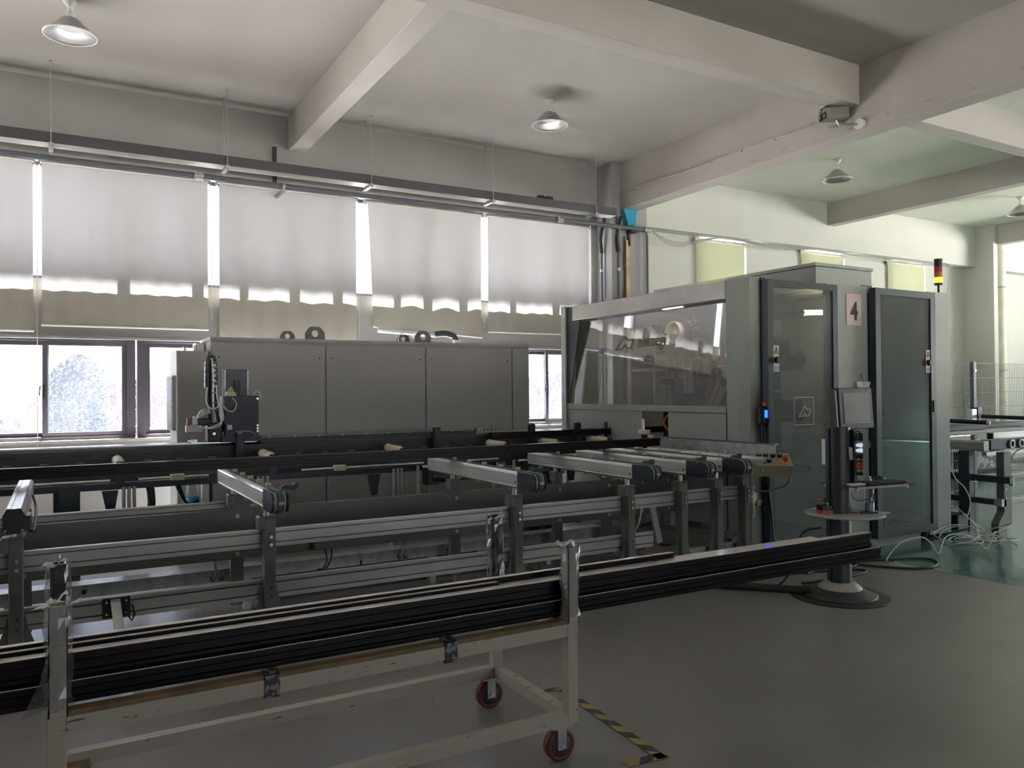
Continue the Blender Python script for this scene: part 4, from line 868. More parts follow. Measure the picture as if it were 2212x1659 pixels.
# ------------------------------------------------------------------ profile bars lying across the arms
def bar(name, x0, x1, y0, z0, wd, h, label, grp=None, film=None, m=brown, cat='metal profile'):
    t = thing(name, label, cat, ((x0+x1)/2, y0, z0), grp); y1 = y0+wd
    P = [(y0, z0), (y1, z0), (y1, z0+h), (y0, z0+h), (y0, z0+h*.86), (y0+.006, z0+h*.84), (y0+.006, z0+h*.60), (y0, z0+h*.57), (y0, z0+h*.45), (y0+.010, z0+h*.42), (y0+.010, z0+h*.28), (y0, z0+h*.25)]
    mb().prism(P[::-1], 'x', x0, x1).build('body', m, t)
    mb().box(x1, y0+.008, z0+.006, x1+.001, y1-.008, z0+h*.4).build('end_cavity', black, t)
    if film: mb().box(x0+.02, y0+.004, z0+h, x1-.02, y1-.006, z0+h+.0016).build('protective_film', filmm, t)
    return t
t = thing('metal_profile', 'very long dark brown profile lying across the conveyor arms', 'metal profile', (1, 5.72, 1.004))
P = [(5.70, 1.027), (5.76, 1.027), (5.76, 1.098), (5.70, 1.098), (5.70, 1.085), (5.706, 1.083), (5.706, 1.062), (5.70, 1.060), (5.70, 1.05), (5.708, 1.048), (5.708, 1.037), (5.70, 1.035)]
mb().prism(P[::-1], 'x', -3.2, 4.86).build('body', brown, t)
mb().box(-3.2, 5.70, 1.098, 4.86, 5.712, 1.101).build('edge_bead', mat('worn_edge', (.12, .11, .11), .3, metal=.5), t)

# ------------------------------------------------------------------ roller table behind
rt = thing('roller_table', 'long dark roller table with cream rollers behind the loading bench', 'roller table', (1, 6.8, 0))
mb().box(-3.2, 6.56, .84, 5.1, 6.64, .885).build('front_beam', navy, rt)
for a, b_ in ((-3.2, .33), (.52, 1.02), (1.75, 2.85), (3.3, 3.62), (4.0, 5.0)): mb().cyl((a, 6.58, .905), (b_, 6.58, .905), .011, 10).build('guide_rod', steel, rt)
for x in (.74, 2.02): mb().bev(x, 6.53, .885, x+.10, 6.60, .93, .003).build('cream_slider', cream, rt)
for x in (.40, 1.52, 2.66, 3.73, 4.33, 4.95, 5.45):
    r = mb().lathe((x, 6.64, 1.028), [(0, 0), (.014, 0), (.020, .012), (.024, .016), (.034, .035), (.034, .30), (.034, .302), (.034, .306), (.040, .31), (.040, .325), (0, .325)], 24, axis=(0, 1, 0)); ro = r.build('roller', cream, rt)
    mb().cyl((x, 6.60, 1.028), (x, 7.0, 1.028), .010, 10).build('axle', black, ro)
    mb().box(x-.03, 6.585, .885, x+.03, 6.60, 1.045).build('roller_bracket', navy, rt)
# vertical pegs at the back
for x in (1.34, 3.17, 4.245, 4.82, 5.22, 5.63):
    p = mb(); p.bev(x-.035, 6.975, .86, x+.035, 7.022, 1.205, .006); p.build('peg', navy, rt)
    mb().lathe((x, 7.005, 1.205), [(.03, 0), (.02, .012), (0, .016)], 12).build('peg_cap', alud, rt)
# lifting columns under the table
for x, z0, z1 in ((.45, .52, .86), (2.57, .45, .88), (1.42, .55, .88), (3.60, .62, .88)):
    for k in (-.035, 0, .035): mb().cyl((x+k, 6.5, z0+.12), (x+k, 6.5, z1), .013, 10).build('lift_rod', alud, rt)
    mb().bev(x-.065, 6.46, z0-.25, x+.065, 6.55, z0+.14, .006).build('lift_block', alud, rt)
    for k in (-1, 1): mb().cyl((x+k*.065, 6.5, z0+.10), (x+k*.10, 6.5, z0+.10), .010, 10).build('side_port', steel, rt)
for x in (.27, 2.30, 4.35): mb().prism([(x, .84), (x+.11, .84), (x+.08, .66), (x+.035, .66)], 'y', 6.50, 6.53).build('gusset', navy, rt)
for x in (.07, 4.4): mb().box(x-.07, 6.9, 0, x+.07, 7.0, .85).build('table_leg', pdark, rt)
mb().tube([(0.62+.02*math.sin(k*.8), 6.9, .85-k*.08) for k in range(9)], .03, 8).build('conduit_hose', black, rt)
b = mb()
t = thing('drive_motor', 'black motor and bracket cluster under the roller table mid-way', 'motor', (3.0, 6.45, .85))
mb().cyl((2.85, 6.4, .80), (3.08, 6.35, .80), .055, 16).build('motor_body', navy, t); mb().box(2.80, 6.36, .73, 2.90, 6.5, .88).build('gearbox', black, t)
mb().cyl((2.72, 6.4, .45), (2.72, 6.4, .90), .014, 10).build('stand_rod', alud, t); mb().box(3.05, 6.3, .76, 3.22, 6.38, .83).build('black_arm', black, t)
mb().cyl((2.76, 6.4, .89), (3.0, 6.4, .89), .014, 10).build('short_shaft', steel, t)
mb().tube(smooth_path([(2.72, 6.4, .78), (2.74, 6.36, .6), (2.80, 6.3, .5), (2.84, 6.25, .42)]), .007, 6).build('lead', alud, t)
dup(t, (.98, .02, .0), 'black motor and bracket cluster under the roller table nearer the cabin')
t = thing('metal_profile', 'short dark brown profile lying on the rollers against the pegs', 'metal profile', (4.6, 6.93, 1.064))
mb().prism([(6.91, 1.07), (6.97, 1.07), (6.97, 1.135), (6.91, 1.135), (6.91, 1.12), (6.916, 1.118), (6.916, 1.09), (6.91, 1.088)][::-1], 'x', 3.73, 5.95).build('body', brown, t)
t = thing('stop_wheel', 'small white wheel on a silver spindle at the plate end', 'wheel', (4.79, 5.85, 1.13))
mb().lathe((4.79, 5.85, 1.13), [(0, 0), (.055, 0), (.058, .004), (.058, .038), (.055, .042), (0, .042)], 28).build('wheel', cream, t)
mb().cyl((4.78, 5.85, 1.17), (4.78, 5.85, 1.275), .018, 14).build('spindle', alub, t)
for dx in (.01, .035): mb().cyl((4.79+dx, 5.84, 1.10), (4.79+dx, 5.84, 1.13), .006, 8).build('pin', steel, t)
mb().box(4.77, 5.83, 1.0, 4.81, 5.87, 1.13).build('support', navy, t)
pt_ = thing('galvanised_plate', 'long upright galvanised side plate beside the last conveyor arm', 'plate', (5.1, 5.3, .98))
b = mb(); b.box(5.095, 4.55, .975, 5.101, 6.12, 1.085); b.build('web', galv, pt_)
b = mb(); b.prism([(5.095, 1.085), (5.13, 1.088), (5.13, 1.096), (5.09, 1.096)], 'y', 4.55, 6.12); b.build('top_flange', alub, pt_)
mb().box(5.06, 6.06, 1.075, 5.10, 6.14, 1.10).build('end_block', white, pt_)
mb().box(5.085, 5.0, .90, 5.095, 5.9, .98).build('bracket', galv, pt_)
tag(mb().box(5.10, 6.95, 1.205, 5.20, 7.05, 1.245).build('red_clamp', redp), 'small red clamp block behind the pegs by the cabin panel', 'clamp')
bpy.data.objects['red_clamp'].location = (0.28, -0.02, -0.07)

# ------------------------------------------------------------------ feeder slide beam + carriage
fb = thing('slide_beam', 'long dark slotted slide beam with cable rail behind the rollers', 'slide beam', (1, 7.2, 0))
mb().prism([(7.10, .84), (7.30, .84), (7.30, 1.12), (7.13, 1.12), (7.10, 1.10)], 'x', -3.4, 5.15).build('beam', mat('slate_beam_paint', (.055, .07, .065), .45), fb)
mb().box(-3.4, 7.14, 1.12, 5.15, 7.18, 1.132).build('top_guide', alub, fb); mb().box(-3.4, 7.24, 1.12, 5.15, 7.27, 1.132).build('top_guide', alub, fb)
for k in range(32):
    x = -3.1+k*.245
    if x < 5: mb().box(x, 7.097, 1.058, x+.13, 7.10, 1.066).build('slot', black, fb); mb().box(x+.03, 7.097, 1.005, x+.09, 7.10, 1.011).build('key_slot', alud, fb)
for x in (-.04, 4.3): mb().box(x, 7.15, 0, x+.16, 7.28, .84).build('leg', pdark, fb)
gr = thing('gripper_carriage', 'dark feeding carriage with motor box, cable chain and yellow warning cone', 'machine carriage', (1.3, 7.1, 1.14))
mb().bev(1.22, 7.02, 1.17, 1.50, 7.28, 1.525, .004).build('motor_box', navy, gr)
for zz in (1.50, 1.27, 1.245, 1.22): mb().cyl((1.49, 7.02, zz), (1.49, 7.015, zz), .009, 10).build('box_screw', alub, gr)
mb().box(1.18, 7.0, 1.135, 1.52, 7.26, 1.18).build('base_slide', navy, gr)
mb().box(1.25, 7.26, 1.5, 1.47, 7.29, 1.76).build('rear_shield', mat('slate_shield', (.10, .12, .15), .45), gr)
for xx in (1.255, 1.45): mb().box(xx, 7.25, 1.52, xx+.015, 7.262, 1.755).build('shield_strip', galv, gr)
mb().box(1.34, 7.24, 1.53, 1.39, 7.262, 1.66).build('shield_slot', black, gr)
mb().prism([(1.235, 1.525), (1.325, 1.525), (1.315, 1.56), (1.245, 1.56)], 'y', 7.06, 7.12).build('lamp_base', white, gr)
mb().prism([(1.25, 1.56), (1.31, 1.56), (1.285, 1.605)], 'y', 7.07, 7.11).build('warning_cone', mat('amber', (.7, .45, .08), .5), gr)
pth = smooth_path([(1.235, 7.15, 1.18), (1.19, 7.15, 1.30), (1.165, 7.15, 1.45), (1.165, 7.15, 1.70), (1.155, 7.15, 1.84), (1.125, 7.15, 1.865), (1.10, 7.15, 1.83), (1.095, 7.15, 1.70), (1.095, 7.15, 1.60)], 6)
for i in range(3, len(pth)-1, 2):
    a, c_ = pth[i], pth[i+1]; d = c_-a; ang = math.atan2(d.x, d.z)
    mb().cbox((a+c_)/2, (.030, .075, d.length*1.75), ry=ang).build('chain_link', black, gr)
for k in range(5): mb().box(1.148, 7.10, 1.60+k*.045, 1.165, 7.112, 1.622+k*.045).build('chain_window', alud, gr)
for k, pts in enumerate(([(1.165, 7.08, 1.62), (1.17, 7.06, 1.5), (1.20, 7.02, 1.4), (1.20, 7.0, 1.32), (1.12, 6.98, 1.27), (1.02, 6.97, 1.26)], [(1.09, 7.08, 1.60), (1.08, 7.06, 1.48), (1.11, 7.03, 1.42), (1.16, 7.02, 1.43), (1.17, 7.02, 1.46)], [(1.28, 7.015, 1.51), (1.31, 7.0, 1.46), (1.29, 7.0, 1.40), (1.24, 7.0, 1.40), (1.21, 7.0, 1.44)], [(1.47, 7.1, 1.53), (1.50, 7.08, 1.57), (1.53, 7.08, 1.53), (1.51, 7.08, 1.47)], [(1.19, 7.0, 1.36), (1.18, 6.99, 1.28), (1.08, 6.97, 1.255), (.94, 6.97, 1.285)])):
    mb().tube(smooth_path(pts), .006, 6).build('white_hose', cablew, gr)
mb().bev(1.08, 7.0, 1.14, 1.20, 7.14, 1.30, .01).build('clamp_head', black, gr)
mb().cyl((1.13, 7.0, 1.21), (1.13, 6.99, 1.21), .012, 12).build('clamp_bolt', alub, gr)
mb().bev(.91, 6.98, 1.225, 1.04, 7.06, 1.285, .006).build('side_actuator', alud, gr)
mb().box(.92, 7.0, 1.29, .96, 7.05, 1.345).build('red_valve', mat('dull_red', (.25, .08, .09), .5), gr); mb().box(.97, 7.0, 1.29, 1.0, 7.05, 1.36).build('grey_valve', galv, gr)
mb().bev(.99, 7.04, 1.28, 1.12, 7.12, 1.34, .01).build('cylinder_body', black, gr)
q_ = smooth_path([(1.03, 7.16, 1.34), (1.06, 7.16, 1.385), (1.12, 7.16, 1.40)], 5)
for i in range(0, len(q_)-1, 1): mb().cbox((q_[i]+q_[i+1])/2, (.010, .06, .045), ry=-.3).build('small_chain_link', alud, gr)
mb().box(.96, 7.02, 1.13, 1.0, 7.08, 1.165).box(.93, 7.02, 1.15, .97, 7.05, 1.16).build('jaw', alub, gr)
mb().tube([(1.0, 7.0, 1.225), (.97, 7.0, 1.19), (.98, 7.0, 1.165)], .004, 6).build('red_lead', orange, gr)
mb().box(1.235, 6.995, 1.24, 1.275, 7.015, 1.28).build('junction_cube', white, gr)
ra = thing('rack_rail', 'long dark rack rail reaching right from the carriage, pale clips along it', 'rail', (2.6, 7.2, 1.15))
mb().box(1.52, 7.03, 1.118, 3.62, 7.09, 1.170).build('rail_body', navy, ra)
mb().box(3.62, 7.03, 1.122, 3.84, 7.09, 1.188).build('end_plate', mat('speckled_steel', (.35, .34, .32), .4, metal=.5, scale=40, col2=(.15, .15, .15)), ra)
for k in range(3): mb().cyl((3.70+k*.05, 7.03, 1.16), (3.70+k*.05, 7.025, 1.16), .008, 10).build('plate_bolt', black, ra)
for k in range(10): mb().box(1.58+k*.22, 7.022, 1.155, 1.60+k*.22, 7.03, 1.175).build('clip', alud, ra)
mb().tube(smooth_path([(1.30, 7.0, 1.22), (1.42, 7.0, 1.22), (1.5, 7.03, 1.165), (1.6, 7.018, 1.163), (3.3, 7.018, 1.165), (3.55, 7.018, 1.150)]), .004, 6).build('thin_wire', alud, ra)

# ------------------------------------------------------------------ low things under the bench
t = thing('cross_stand', 'green-grey cross beam on levelling feet under the bench, running to the left post', 'support frame', (3.6, 5.3, 0))
P = [Vector((3.34, 5.30, .22)), Vector((4.0, 4.55, .22))]
for a, b_ in (((3.34, 5.40, .22), (3.98, 4.86, .16)),):
    A_, B_ = Vector(a), Vector(b_); d = (B_-A_); L_ = d.length
    mb().cbox((A_+B_)/2, (L_, .07, .12), rz=math.atan2(d.y, d.x)).build('cross_beam', pgreen2, t)
mb().bev(3.28, 5.30, .12, 3.46, 5.50, .26, .01).build('end_block', pgreen2, t)
mb().box(3.30, 5.45, .09, 3.75, 5.55, .12).build('foot_rail', pgreen2, t)
for x, y in ((3.40, 5.40), (3.55, 5.48), (3.9, 4.9)): mb().cyl((x, y, .01), (x, y, .13), .010, 8).cyl((x, y, 0), (x, y, .014), .04, 14).build('levelling_foot', black, t)
mb().cyl((3.34, 5.29, .2), (3.34, 5.26, .2), .022, 14).build('pin', galv, t)
t = thing('swarf_conveyor', 'low grey scrap conveyor with an orange stripe under the last posts', 'conveyor', (4.9, 5.4, .2))
A_, B_ = Vector((4.45, 6.1, .27)), Vector((5.02, 4.95, .22)); d = B_-A_
mb().cbox((A_+B_)/2, (d.length, .26, .12), rz=math.atan2(d.y, d.x)).build('housing', mat('taupe_metal', (.16, .155, .14), .45, metal=.3), t)
n_ = Vector((d.y, -d.x, 0)).normalized()
mb().cbox((A_+B_)/2+n_*(-.135)+Vector((0, 0, .03)), (d.length, .012, .022), rz=math.atan2(d.y, d.x)).build('orange_stripe', mat('ochre_stripe', (.55, .30, .06), .5), t)
mb().cbox((A_+B_)/2+n_*(-.14)+Vector((0, 0, -.01)), (d.length, .02, .02), rz=math.atan2(d.y, d.x)).build('black_strip', black, t)
mb().cbox(B_+Vector((.04, -.05, .0)), (.10, .24, .14), rz=math.atan2(d.y, d.x)).build('end_cap', galv, t)
mb().cbox(B_+Vector((.02, -.0, -.13)), (.06, .2, .1)).build('foot', pdark, t); mb().cbox(A_+Vector((.02, 0, -.14)), (.06, .2, .12)).build('foot', pdark, t)
for p_ in (.35, .7): mb().cbox(A_+d*p_+Vector((0, 0, .062)), (.02, .27, .01), rz=math.atan2(d.y, d.x)).build('strap', black, t)
mb().prism([(5.45, .05), (5.62, .05), (5.62, .32), (5.45, .32)], 'x', 5.12, 5.15).build('side_foot', pgreen2, t)
t = thing('link_strut', 'pale strut hanging down from the front rail between the right posts', 'strut', (4.1, 4.9, .5))
mb().cbox((4.1, 4.88, .50), (.05, .02, .34), ry=math.radians(-14)).build('strut_bar', alud, t)
mb().tube(smooth_path([(3.98, 4.9, .62), (3.95, 4.9, .5), (3.9, 4.95, .36)]), .008, 6).build('lead', galv, t)
t = thing('tow_strut', 'pale bright strut sloping down from the lower rail near the leftmost post', 'strut', (.27, 4.75, .3))
mb().box(.20, 4.775, .345, .335, 4.785, .45).build('mount_plate', black, t)
for xx in (.22, .315):
    for zz in (.365, .43): mb().cyl((xx, 4.775, zz), (xx, 4.770, zz), .006, 8).build('plate_bolt', alub, t)
A_, B_ = Vector((.262, 4.77, .44)), Vector((.30, 4.45, .02)); d = B_-A_
q = mb(); w2 = Vector((.024, 0, 0)); u2 = Vector((0, .014, .010)); q.add([A_-w2-u2, A_+w2-u2, A_+w2+u2, A_-w2+u2, B_-w2-u2, B_+w2-u2, B_+w2+u2, B_-w2+u2], [(0, 1, 2, 3), (7, 6, 5, 4), (0, 4, 5, 1), (1, 5, 6, 2), (2, 6, 7, 3), (3, 7, 4, 0)]); q.build('strut_bar', alub, t)
for c_ in ((.335, 4.74, .375), (.35, 4.5, .11)): mb().tube([(c_[0]-.03, c_[1], c_[2]+.045), (c_[0]+.01, c_[1], c_[2]+.03), (c_[0]+.018, c_[1], c_[2]-.02), (c_[0]+.005, c_[1], c_[2]-.05), (c_[0]-.012, c_[1], c_[2]-.02), (c_[0]-.02, c_[1], c_[2]+.02)], .006, 6).build('loop_handle', black, t)
# swarf on the floor
b = mb(); rnd = random.Random(3)
for k in range(2600):
    c_ = Vector((rnd.uniform(.6, 6.0), min(rnd.gauss(6.2, .45), 7.6), .004)); s_ = rnd.uniform(.003, .010)
    u = Vector((rnd.gauss(0, 1), rnd.gauss(0, 1), rnd.gauss(0, .35))).normalized()*s_; v_ = Vector((u.y, -u.x, abs(rnd.gauss(0, .4))*s_)).normalized()*s_*.35
    b.add([c_-u, c_+v_, c_+u], [(0, 1, 2)])
tag(b.build('metal_swarf', alub), 'glittering aluminium shavings scattered on the floor under the machines', 'metal shavings', kind='stuff')
t = thing('swarf_tray', 'dark flat tray full of shavings on the floor behind the low channel', 'tray', (2.2, 6.2, 0))
mb().box(1.3, 6.05, 0, 3.4, 6.6, .03).build('tray_base', pdark, t); mb().box(1.3, 6.03, .0, 3.4, 6.05, .09).build('tray_rim', pdark, t); mb().box(1.3, 6.6, .0, 3.4, 6.62, .09).build('tray_rim', pdark, t)
# ================================================================== CART WITH DARK PROFILES
ct = thing('profile_cart', 'chipped cream steel cart on red-rimmed wheels carrying long dark profiles', 'cart', (.93, 3.1, 0))
XA, XB = -.034, 1.842
for x in (XA, XB):
    for y in (2.76, 3.41):
        mb().bev(x, y, .15, x+.052, y+.05, .575, .003).build('leg', cartp, ct)
for y in (2.76, 3.41):
    mb().box(XA+.052, y, .52, XB, y+.05, .572).build('top_rail', cartp, ct)
    mb().box(XA+.052, y, .15, XB, y+.05, .20).build('bottom_rail', cartp, ct)
    mb().box(XA+.055, y+.004, .572, XB, y+.048, .588).build('wooden_strip', woodm, ct)
for x in (XA, XB):
    mb().box(x+.002, 2.81, .152, x+.050, 3.41, .198).build('cross_rail', cartp, ct)
    mb().box(x+.002, 2.81, .522, x+.050, 3.41, .57).build('cross_rail', cartp, ct)
# stakes: near ones cream under wrap, far ones black-wrapped
def stake(x, y, z1, m, lab, wrap=True, lean=0.0, topm=None):
    b = mb(); o_ = .026; t_ = .004
    for (a0, b0, a1, b1) in ((-o_, -o_, o_, -o_+t_), (-o_, o_-t_, o_, o_), (-o_, -o_, -o_+t_, o_), (o_-t_, -o_, o_, o_)): b.box(x+a0, y+b0, .575, x+a1, y+b1, z1)
    s_ = b.build('stake', m, ct, lab)
    if wrap:
        rnd = random.Random(int(x*100+y*7)); w_ = mb()
        n = 9; v = []
        for i in range(n+1):
            z = .60+(z1-.60)*i/n
            for k in range(12):
                a = 2*math.pi*k/12; r = .036+rnd.uniform(-.003, .009); v.append((x+r*math.cos(a)*1.05, y+r*math.sin(a)*1.05, z))
        w_.add(v, [(i*12+k, i*12+(k+1) % 12, (i+1)*12+(k+1) % 12, (i+1)*12+k) for i in range(n) for k in range(12)]); w_.build('plastic_wrap', wrapm, s_)
        q = mb()
        for k in range(5):
            a = rnd.uniform(0, 6.28); p0 = Vector((x+.03*math.cos(a), y+.03*math.sin(a), z1-.005)); p1 = p0+Vector((rnd.gauss(0, .02), rnd.gauss(0, .02), rnd.uniform(-.02, .035))); p2 = p1+Vector((rnd.gauss(0, .015), rnd.gauss(0, .01), -.01)); e = Vector((.006, .004, .004))
            q.add([p0-e, p0+e, p1+e*1.6, p2, p1-e], [(0, 1, 2, 3, 4)])
        tag(q.build('torn_film_tuft', white, s_), None, None, kind='stuff')
    mb().box(x-.02, y-.02, z1-.03, x+.02, y+.02, z1-.012).build('tape_plug', cream, s_)
stake(-.004, 2.786, .91, cartp, 'cream stake wrapped in clear film'); stake(1.874, 2.786, .898, cartp, 'cream stake wrapped in clear film')
stake(-.004, 3.436, .915, blackwrap, 'black-wrapped stake'); stake(1.868, 3.436, .935, blackwrap, 'black-wrapped stake')
mb().prism([(-.10, .58), (-.035, .60), (-.03, .74), (-.045, .70)], 'y', 2.775, 2.777).build('hanging_film', wrapm, ct)
for x in (.605, 1.28):
    q = mb(); q.box(x, 2.754, .512, x+.05, 2.760, .592); q.box(x, 2.754, .588, x+.05, 2.815, .594); q.box(x, 2.76, .508, x+.05, 2.81, .514); q.build('tape_wrap', tapem, ct)
def caster(x, y, rz=0.0):
    k = mb(); k.box(x-.05, y-.035, .140, x+.05, y+.035, .150); c_ = k.build('caster', galv, ct)
    w_ = mb().lathe((x, y-.022, .065), [(.0, 0), (.045, 0), (.048, .004), (.064, .004), (.066, .008), (.066, .036), (.064, .040), (.048, .040), (.045, .044), (0, .044)], 32, axis=(0, 1, 0)); w_.build('wheel_hub', rubberb, c_)
    mb().ring((x, y, .065), 'y', .048, .0662, -.0195, .0195, 32).build('tyre', rubber, c_)
    for s_ in (-1, 1): mb().box(x-.022, y+s_*.026-.002, .05, x+.022, y+s_*.026+.002, .142).build('fork_plate', galv, c_)
    mb().cyl((x, y-.032, .065), (x, y+.032, .065), .010, 10).build('axle_bolt', steel, c_)
caster(1.82, 2.80); caster(1.83, 3.44); caster(.06, 2.80); caster(.06, 3.44)
mb().box(.0, 3.36, .15, .10, 3.46, .17).build('wood_block', woodm, ct)
def cbar(x0, x1, y0, z0, wd, h, label, film=False, line=False, end=True):
    t = thing('metal_profile', label, 'metal profile', ((x0+x1)/2, y0, z0), 'dark profiles stacked on the cart'); y1 = y0+wd
    P = [(y0+.012, z0), (y1, z0), (y1, z0+h), (y0, z0+h), (y0, z0+h*.88), (y0+.007, z0+h*.85), (y0+.007, z0+h*.70), (y0+.002, z0+h*.67), (y0+.002, z0+h*.60), (y0+.012, z0+h*.56), (y0+.012, z0+h*.34), (y0, z0+h*.30), (y0, z0+h*.18), (y0+.006, z0+h*.15)]
    mb().prism(P[::-1], 'x', x0, x1).build('body', brown, t)
    if end:
        mb().box(x1, y0+.018, z0+h*.12, x1+.001, y1-.008, z0+h*.52).build('end_cavity', black, t); mb().box(x1, y0+.018, z0+h*.62, x1+.001, y1-.008, z0+h*.9).build('end_cavity', black, t)
    if film: mb().box(x0+.02, y0+.003, z0+h, x1-.004, y1-.004, z0+h+.0016).build('protective_film', filmm, t)
    if line:
        n = 80; rnd = random.Random(2); pts = [(x0+.02+(x1-x0-.03)*k/n, y0+.006, z0+h+.001+rnd.uniform(-.0012, .0012)) for k in range(n+1)]; mb().tube(pts, .0028, 5).build('film_edge', mat('torn_film_edge', (.5, .48, .46), .4), t)
    return t
cbar(-3.2, 4.005, 2.822, .588, .056, .068, 'front lower dark profile on the cart, reaching farthest right', line=True)
cbar(-3.2, 3.925, 2.826, .660, .050, .084, 'front upper dark profile on the cart, speckled film on its narrow top', film=True)
cbar(-3.2, 3.9, 2.884, .588, .060, .068, 'middle lower dark profile on the cart, behind the lowest front one')
cbar(-3.2, 3.56, 2.880, .660, .064, .080, 'middle dark profile on the cart with wide speckled film near its right end', film=True)
cbar(-3.2, 1.58, 2.880, .7425, .024, .014, 'thin dark strip profile on top of the stack, ending before the right stake', film=True, end=False)
cbar(-3.2, 2.50, 2.950, .588, .055, .100, 'rear lower dark profile on the cart')
cbar(-3.2, 2.56, 2.908, .7425, .030, .024, 'rear upper dark profile on the cart, ending above the concrete floor', film=True)
# hazard tape on floor
t = thing('hazard_tape', 'black and yellow striped tape stuck on the concrete floor beside the cart', 'tape', (2.25, 3.0, 0))
def tape(p0, p1, w_, n0):
    p0, p1 = Vector((*p0, .002)), Vector((*p1, .002)); d = (p1-p0); L_ = d.length; d.normalize(); s_ = Vector((-d.y, d.x, 0))*w_/2; k = int(L_/.075)
    for i in range(k+1):
        a = p0+d*(L_*i/(k+1)); b_ = p0+d*(L_*(i+1)/(k+1)); sh = d*.022
        e0 = 0 if i == 0 else 1; e1 = 0 if i == k else 1; up = Vector((0, 0, .0012))
        q = mb().add([a-s_-sh*e0, b_-s_-sh*e1, b_+s_+sh*e1, a+s_+sh*e0, a-s_-sh*e0+up, b_-s_-sh*e1+up, b_+s_+sh*e1+up, a+s_+sh*e0+up], [(0, 1, 2, 3), (7, 6, 5, 4), (0, 4, 5, 1), (2, 6, 7, 3), (1, 5, 6, 2), (0, 3, 7, 4)])
        q.build('tape_stripe', mat('tape_yellow', (.42, .30, .07), .5) if (i+n0) % 2 else mat('tape_black', (.045, .048, .05), .5), t)
tape((2.262, 3.44), (2.195, 2.575), .05, 0); tape((2.235, 2.60), (2.03, 2.615), .05, 1); tape((2.285, 3.43), (2.12, 3.50), .045, 1)

# ================================================================== OPERATOR STAND
st = thing('operator_stand', 'dark oval operator pole on a round base with monitor and shelves', 'stand', (5.06, 3.91, 0))
def oval(cx, cy, a, b_, z0, z1, n=32, rz=0):
    P = [(cx+a*math.cos(2*math.pi*k/n)*math.cos(rz)-b_*math.sin(2*math.pi*k/n)*math.sin(rz), cy+a*math.cos(2*math.pi*k/n)*math.sin(rz)+b_*math.sin(2*math.pi*k/n)*math.cos(rz)) for k in range(n)]
    return mb().prism(P, 'z', z0, z1, True)
mb().lathe((5.05, 3.91, 0), [(0, .0), (.35, 0), (.352, .006), (.34, .010), (0, .010)], 56).build('floor_mat', mat('dark_rubber', (.035, .035, .036), .6), st)
mb().lathe((5.05, 3.91, .010), [(.26, 0), (.262, .012), (.25, .018), (.20, .022), (.155, .055), (.15, .055), (0, .055)], 56).build('base_plate', mat('dark_grey_base', (.06, .06, .062), .45), st)
mb().lathe((5.05, 3.91, .062), [(.155, 0), (.155, .008), (.125, .035), (.105, .048), (0, .048)], 48).build('base_cover', mat('light_grey_dome', (.45, .44, .40), .5, scale=20), st)
oval(5.06, 3.91, .085, .070, .10, 1.26, 28, -.1).build('pole', mat('pole_slate', (.030, .036, .042), .35), st)
mb().box(4.965, 3.93, .12, 4.98, 3.955, 1.25).build('pole_edge_strip', pdark, st)
mb().box(4.958, 3.955, .98, 4.974, 3.985, 1.17).build('white_strip', white, st)
# control strip with buttons on the pole's right flank
mb().box(5.115, 3.825, .82, 5.150, 3.86, 1.24).build('button_rail', black, st)
bz = [(1.205, black, .012), (1.175, black, .024), (1.125, 'w', .016), (1.085, 'w', .016), (1.045, black, .022), (1.005, mat('maroon', (.2, .04, .03), .4), .014), (.965, redp, .024), (.915, black, .016)]
wl = mat('lit_white_button', (.8, .8, 1), .3, emit=((.75, .75, 1.0), .10))
for z, mm, r in bz:
    mb().cyl((5.14, 3.835, z), (5.165, 3.815, z), r*.75, 14).cyl((5.165, 3.815, z), (5.180, 3.803, z), r, 16).build('push_button', wl if mm == 'w' else mm, st)
mb().prism([(5.07, 1.02), (5.11, 1.02), (5.10, 1.11), (5.06, 1.115)], 'y', 3.828, 3.836).build('card_holder', alud, st)
# monitor
MM = Matrix.Translation((5.27, 3.93, 1.395)) @ Matrix.Rotation(math.radians(3), 4, 'Z') @ Matrix.Rotation(math.radians(-4), 4, 'X')
def mbox(x0, y0, z0, x1, y1, z1, bv=0):
    q = mb(); (q.bev(x0, y0, z0, x1, y1, z1, bv) if bv else q.box(x0, y0, z0, x1, y1, z1)); q.v = [tuple(MM @ Vector(p)) for p in q.v]; return q
mon = thing('monitor', 'black framed monitor with pale reflecting screen atop the operator pole', 'monitor', (5.27, 3.93, 1.25))
mbox(-.21, .0, -.155, .21, .06, .155, .012).build('casing', black, mon)
mbox(-.212, -.015, -.158, .212, .0, .158, .006).build('bezel', black, mon)
mbox(-.160, -.018, -.115, .165, -.0145, .118).build('screen', mat('grey_screen', (.36, .35, .335), .2, scale=8), mon)
mbox(-.155, -.0192, -.105, .160, -.0183, -.098).build('taskbar', mat('teal_taskbar', (.12, .2, .2), .3), mon)
for k in range(5): mbox(-.13+k*.05, -.0192, .02-.03*k+.05, -.11+k*.055, -.0183, .023-.03*k+.05).build('screen_line', mat('screen_text', (.14, .14, .14), .4), mon)
mbox(-.222, .005, -.14, -.21, .05, .14).build('side_panel', black, mon)
mbox(-.224, -.004, -.14, -.216, .004, .14).build('side_trim', mat('silver_trim', (.4, .4, .4), .35, metal=.5), mon)
mbox(.14, -.018, .130, .19, -.0145, .135).build('badge', mat('badge_grey', (.08, .08, .08), .4), mon)
mb().cyl((5.12, 3.93, 1.22), (5.20, 3.95, 1.27), .03, 12).build('mount', black, mon)
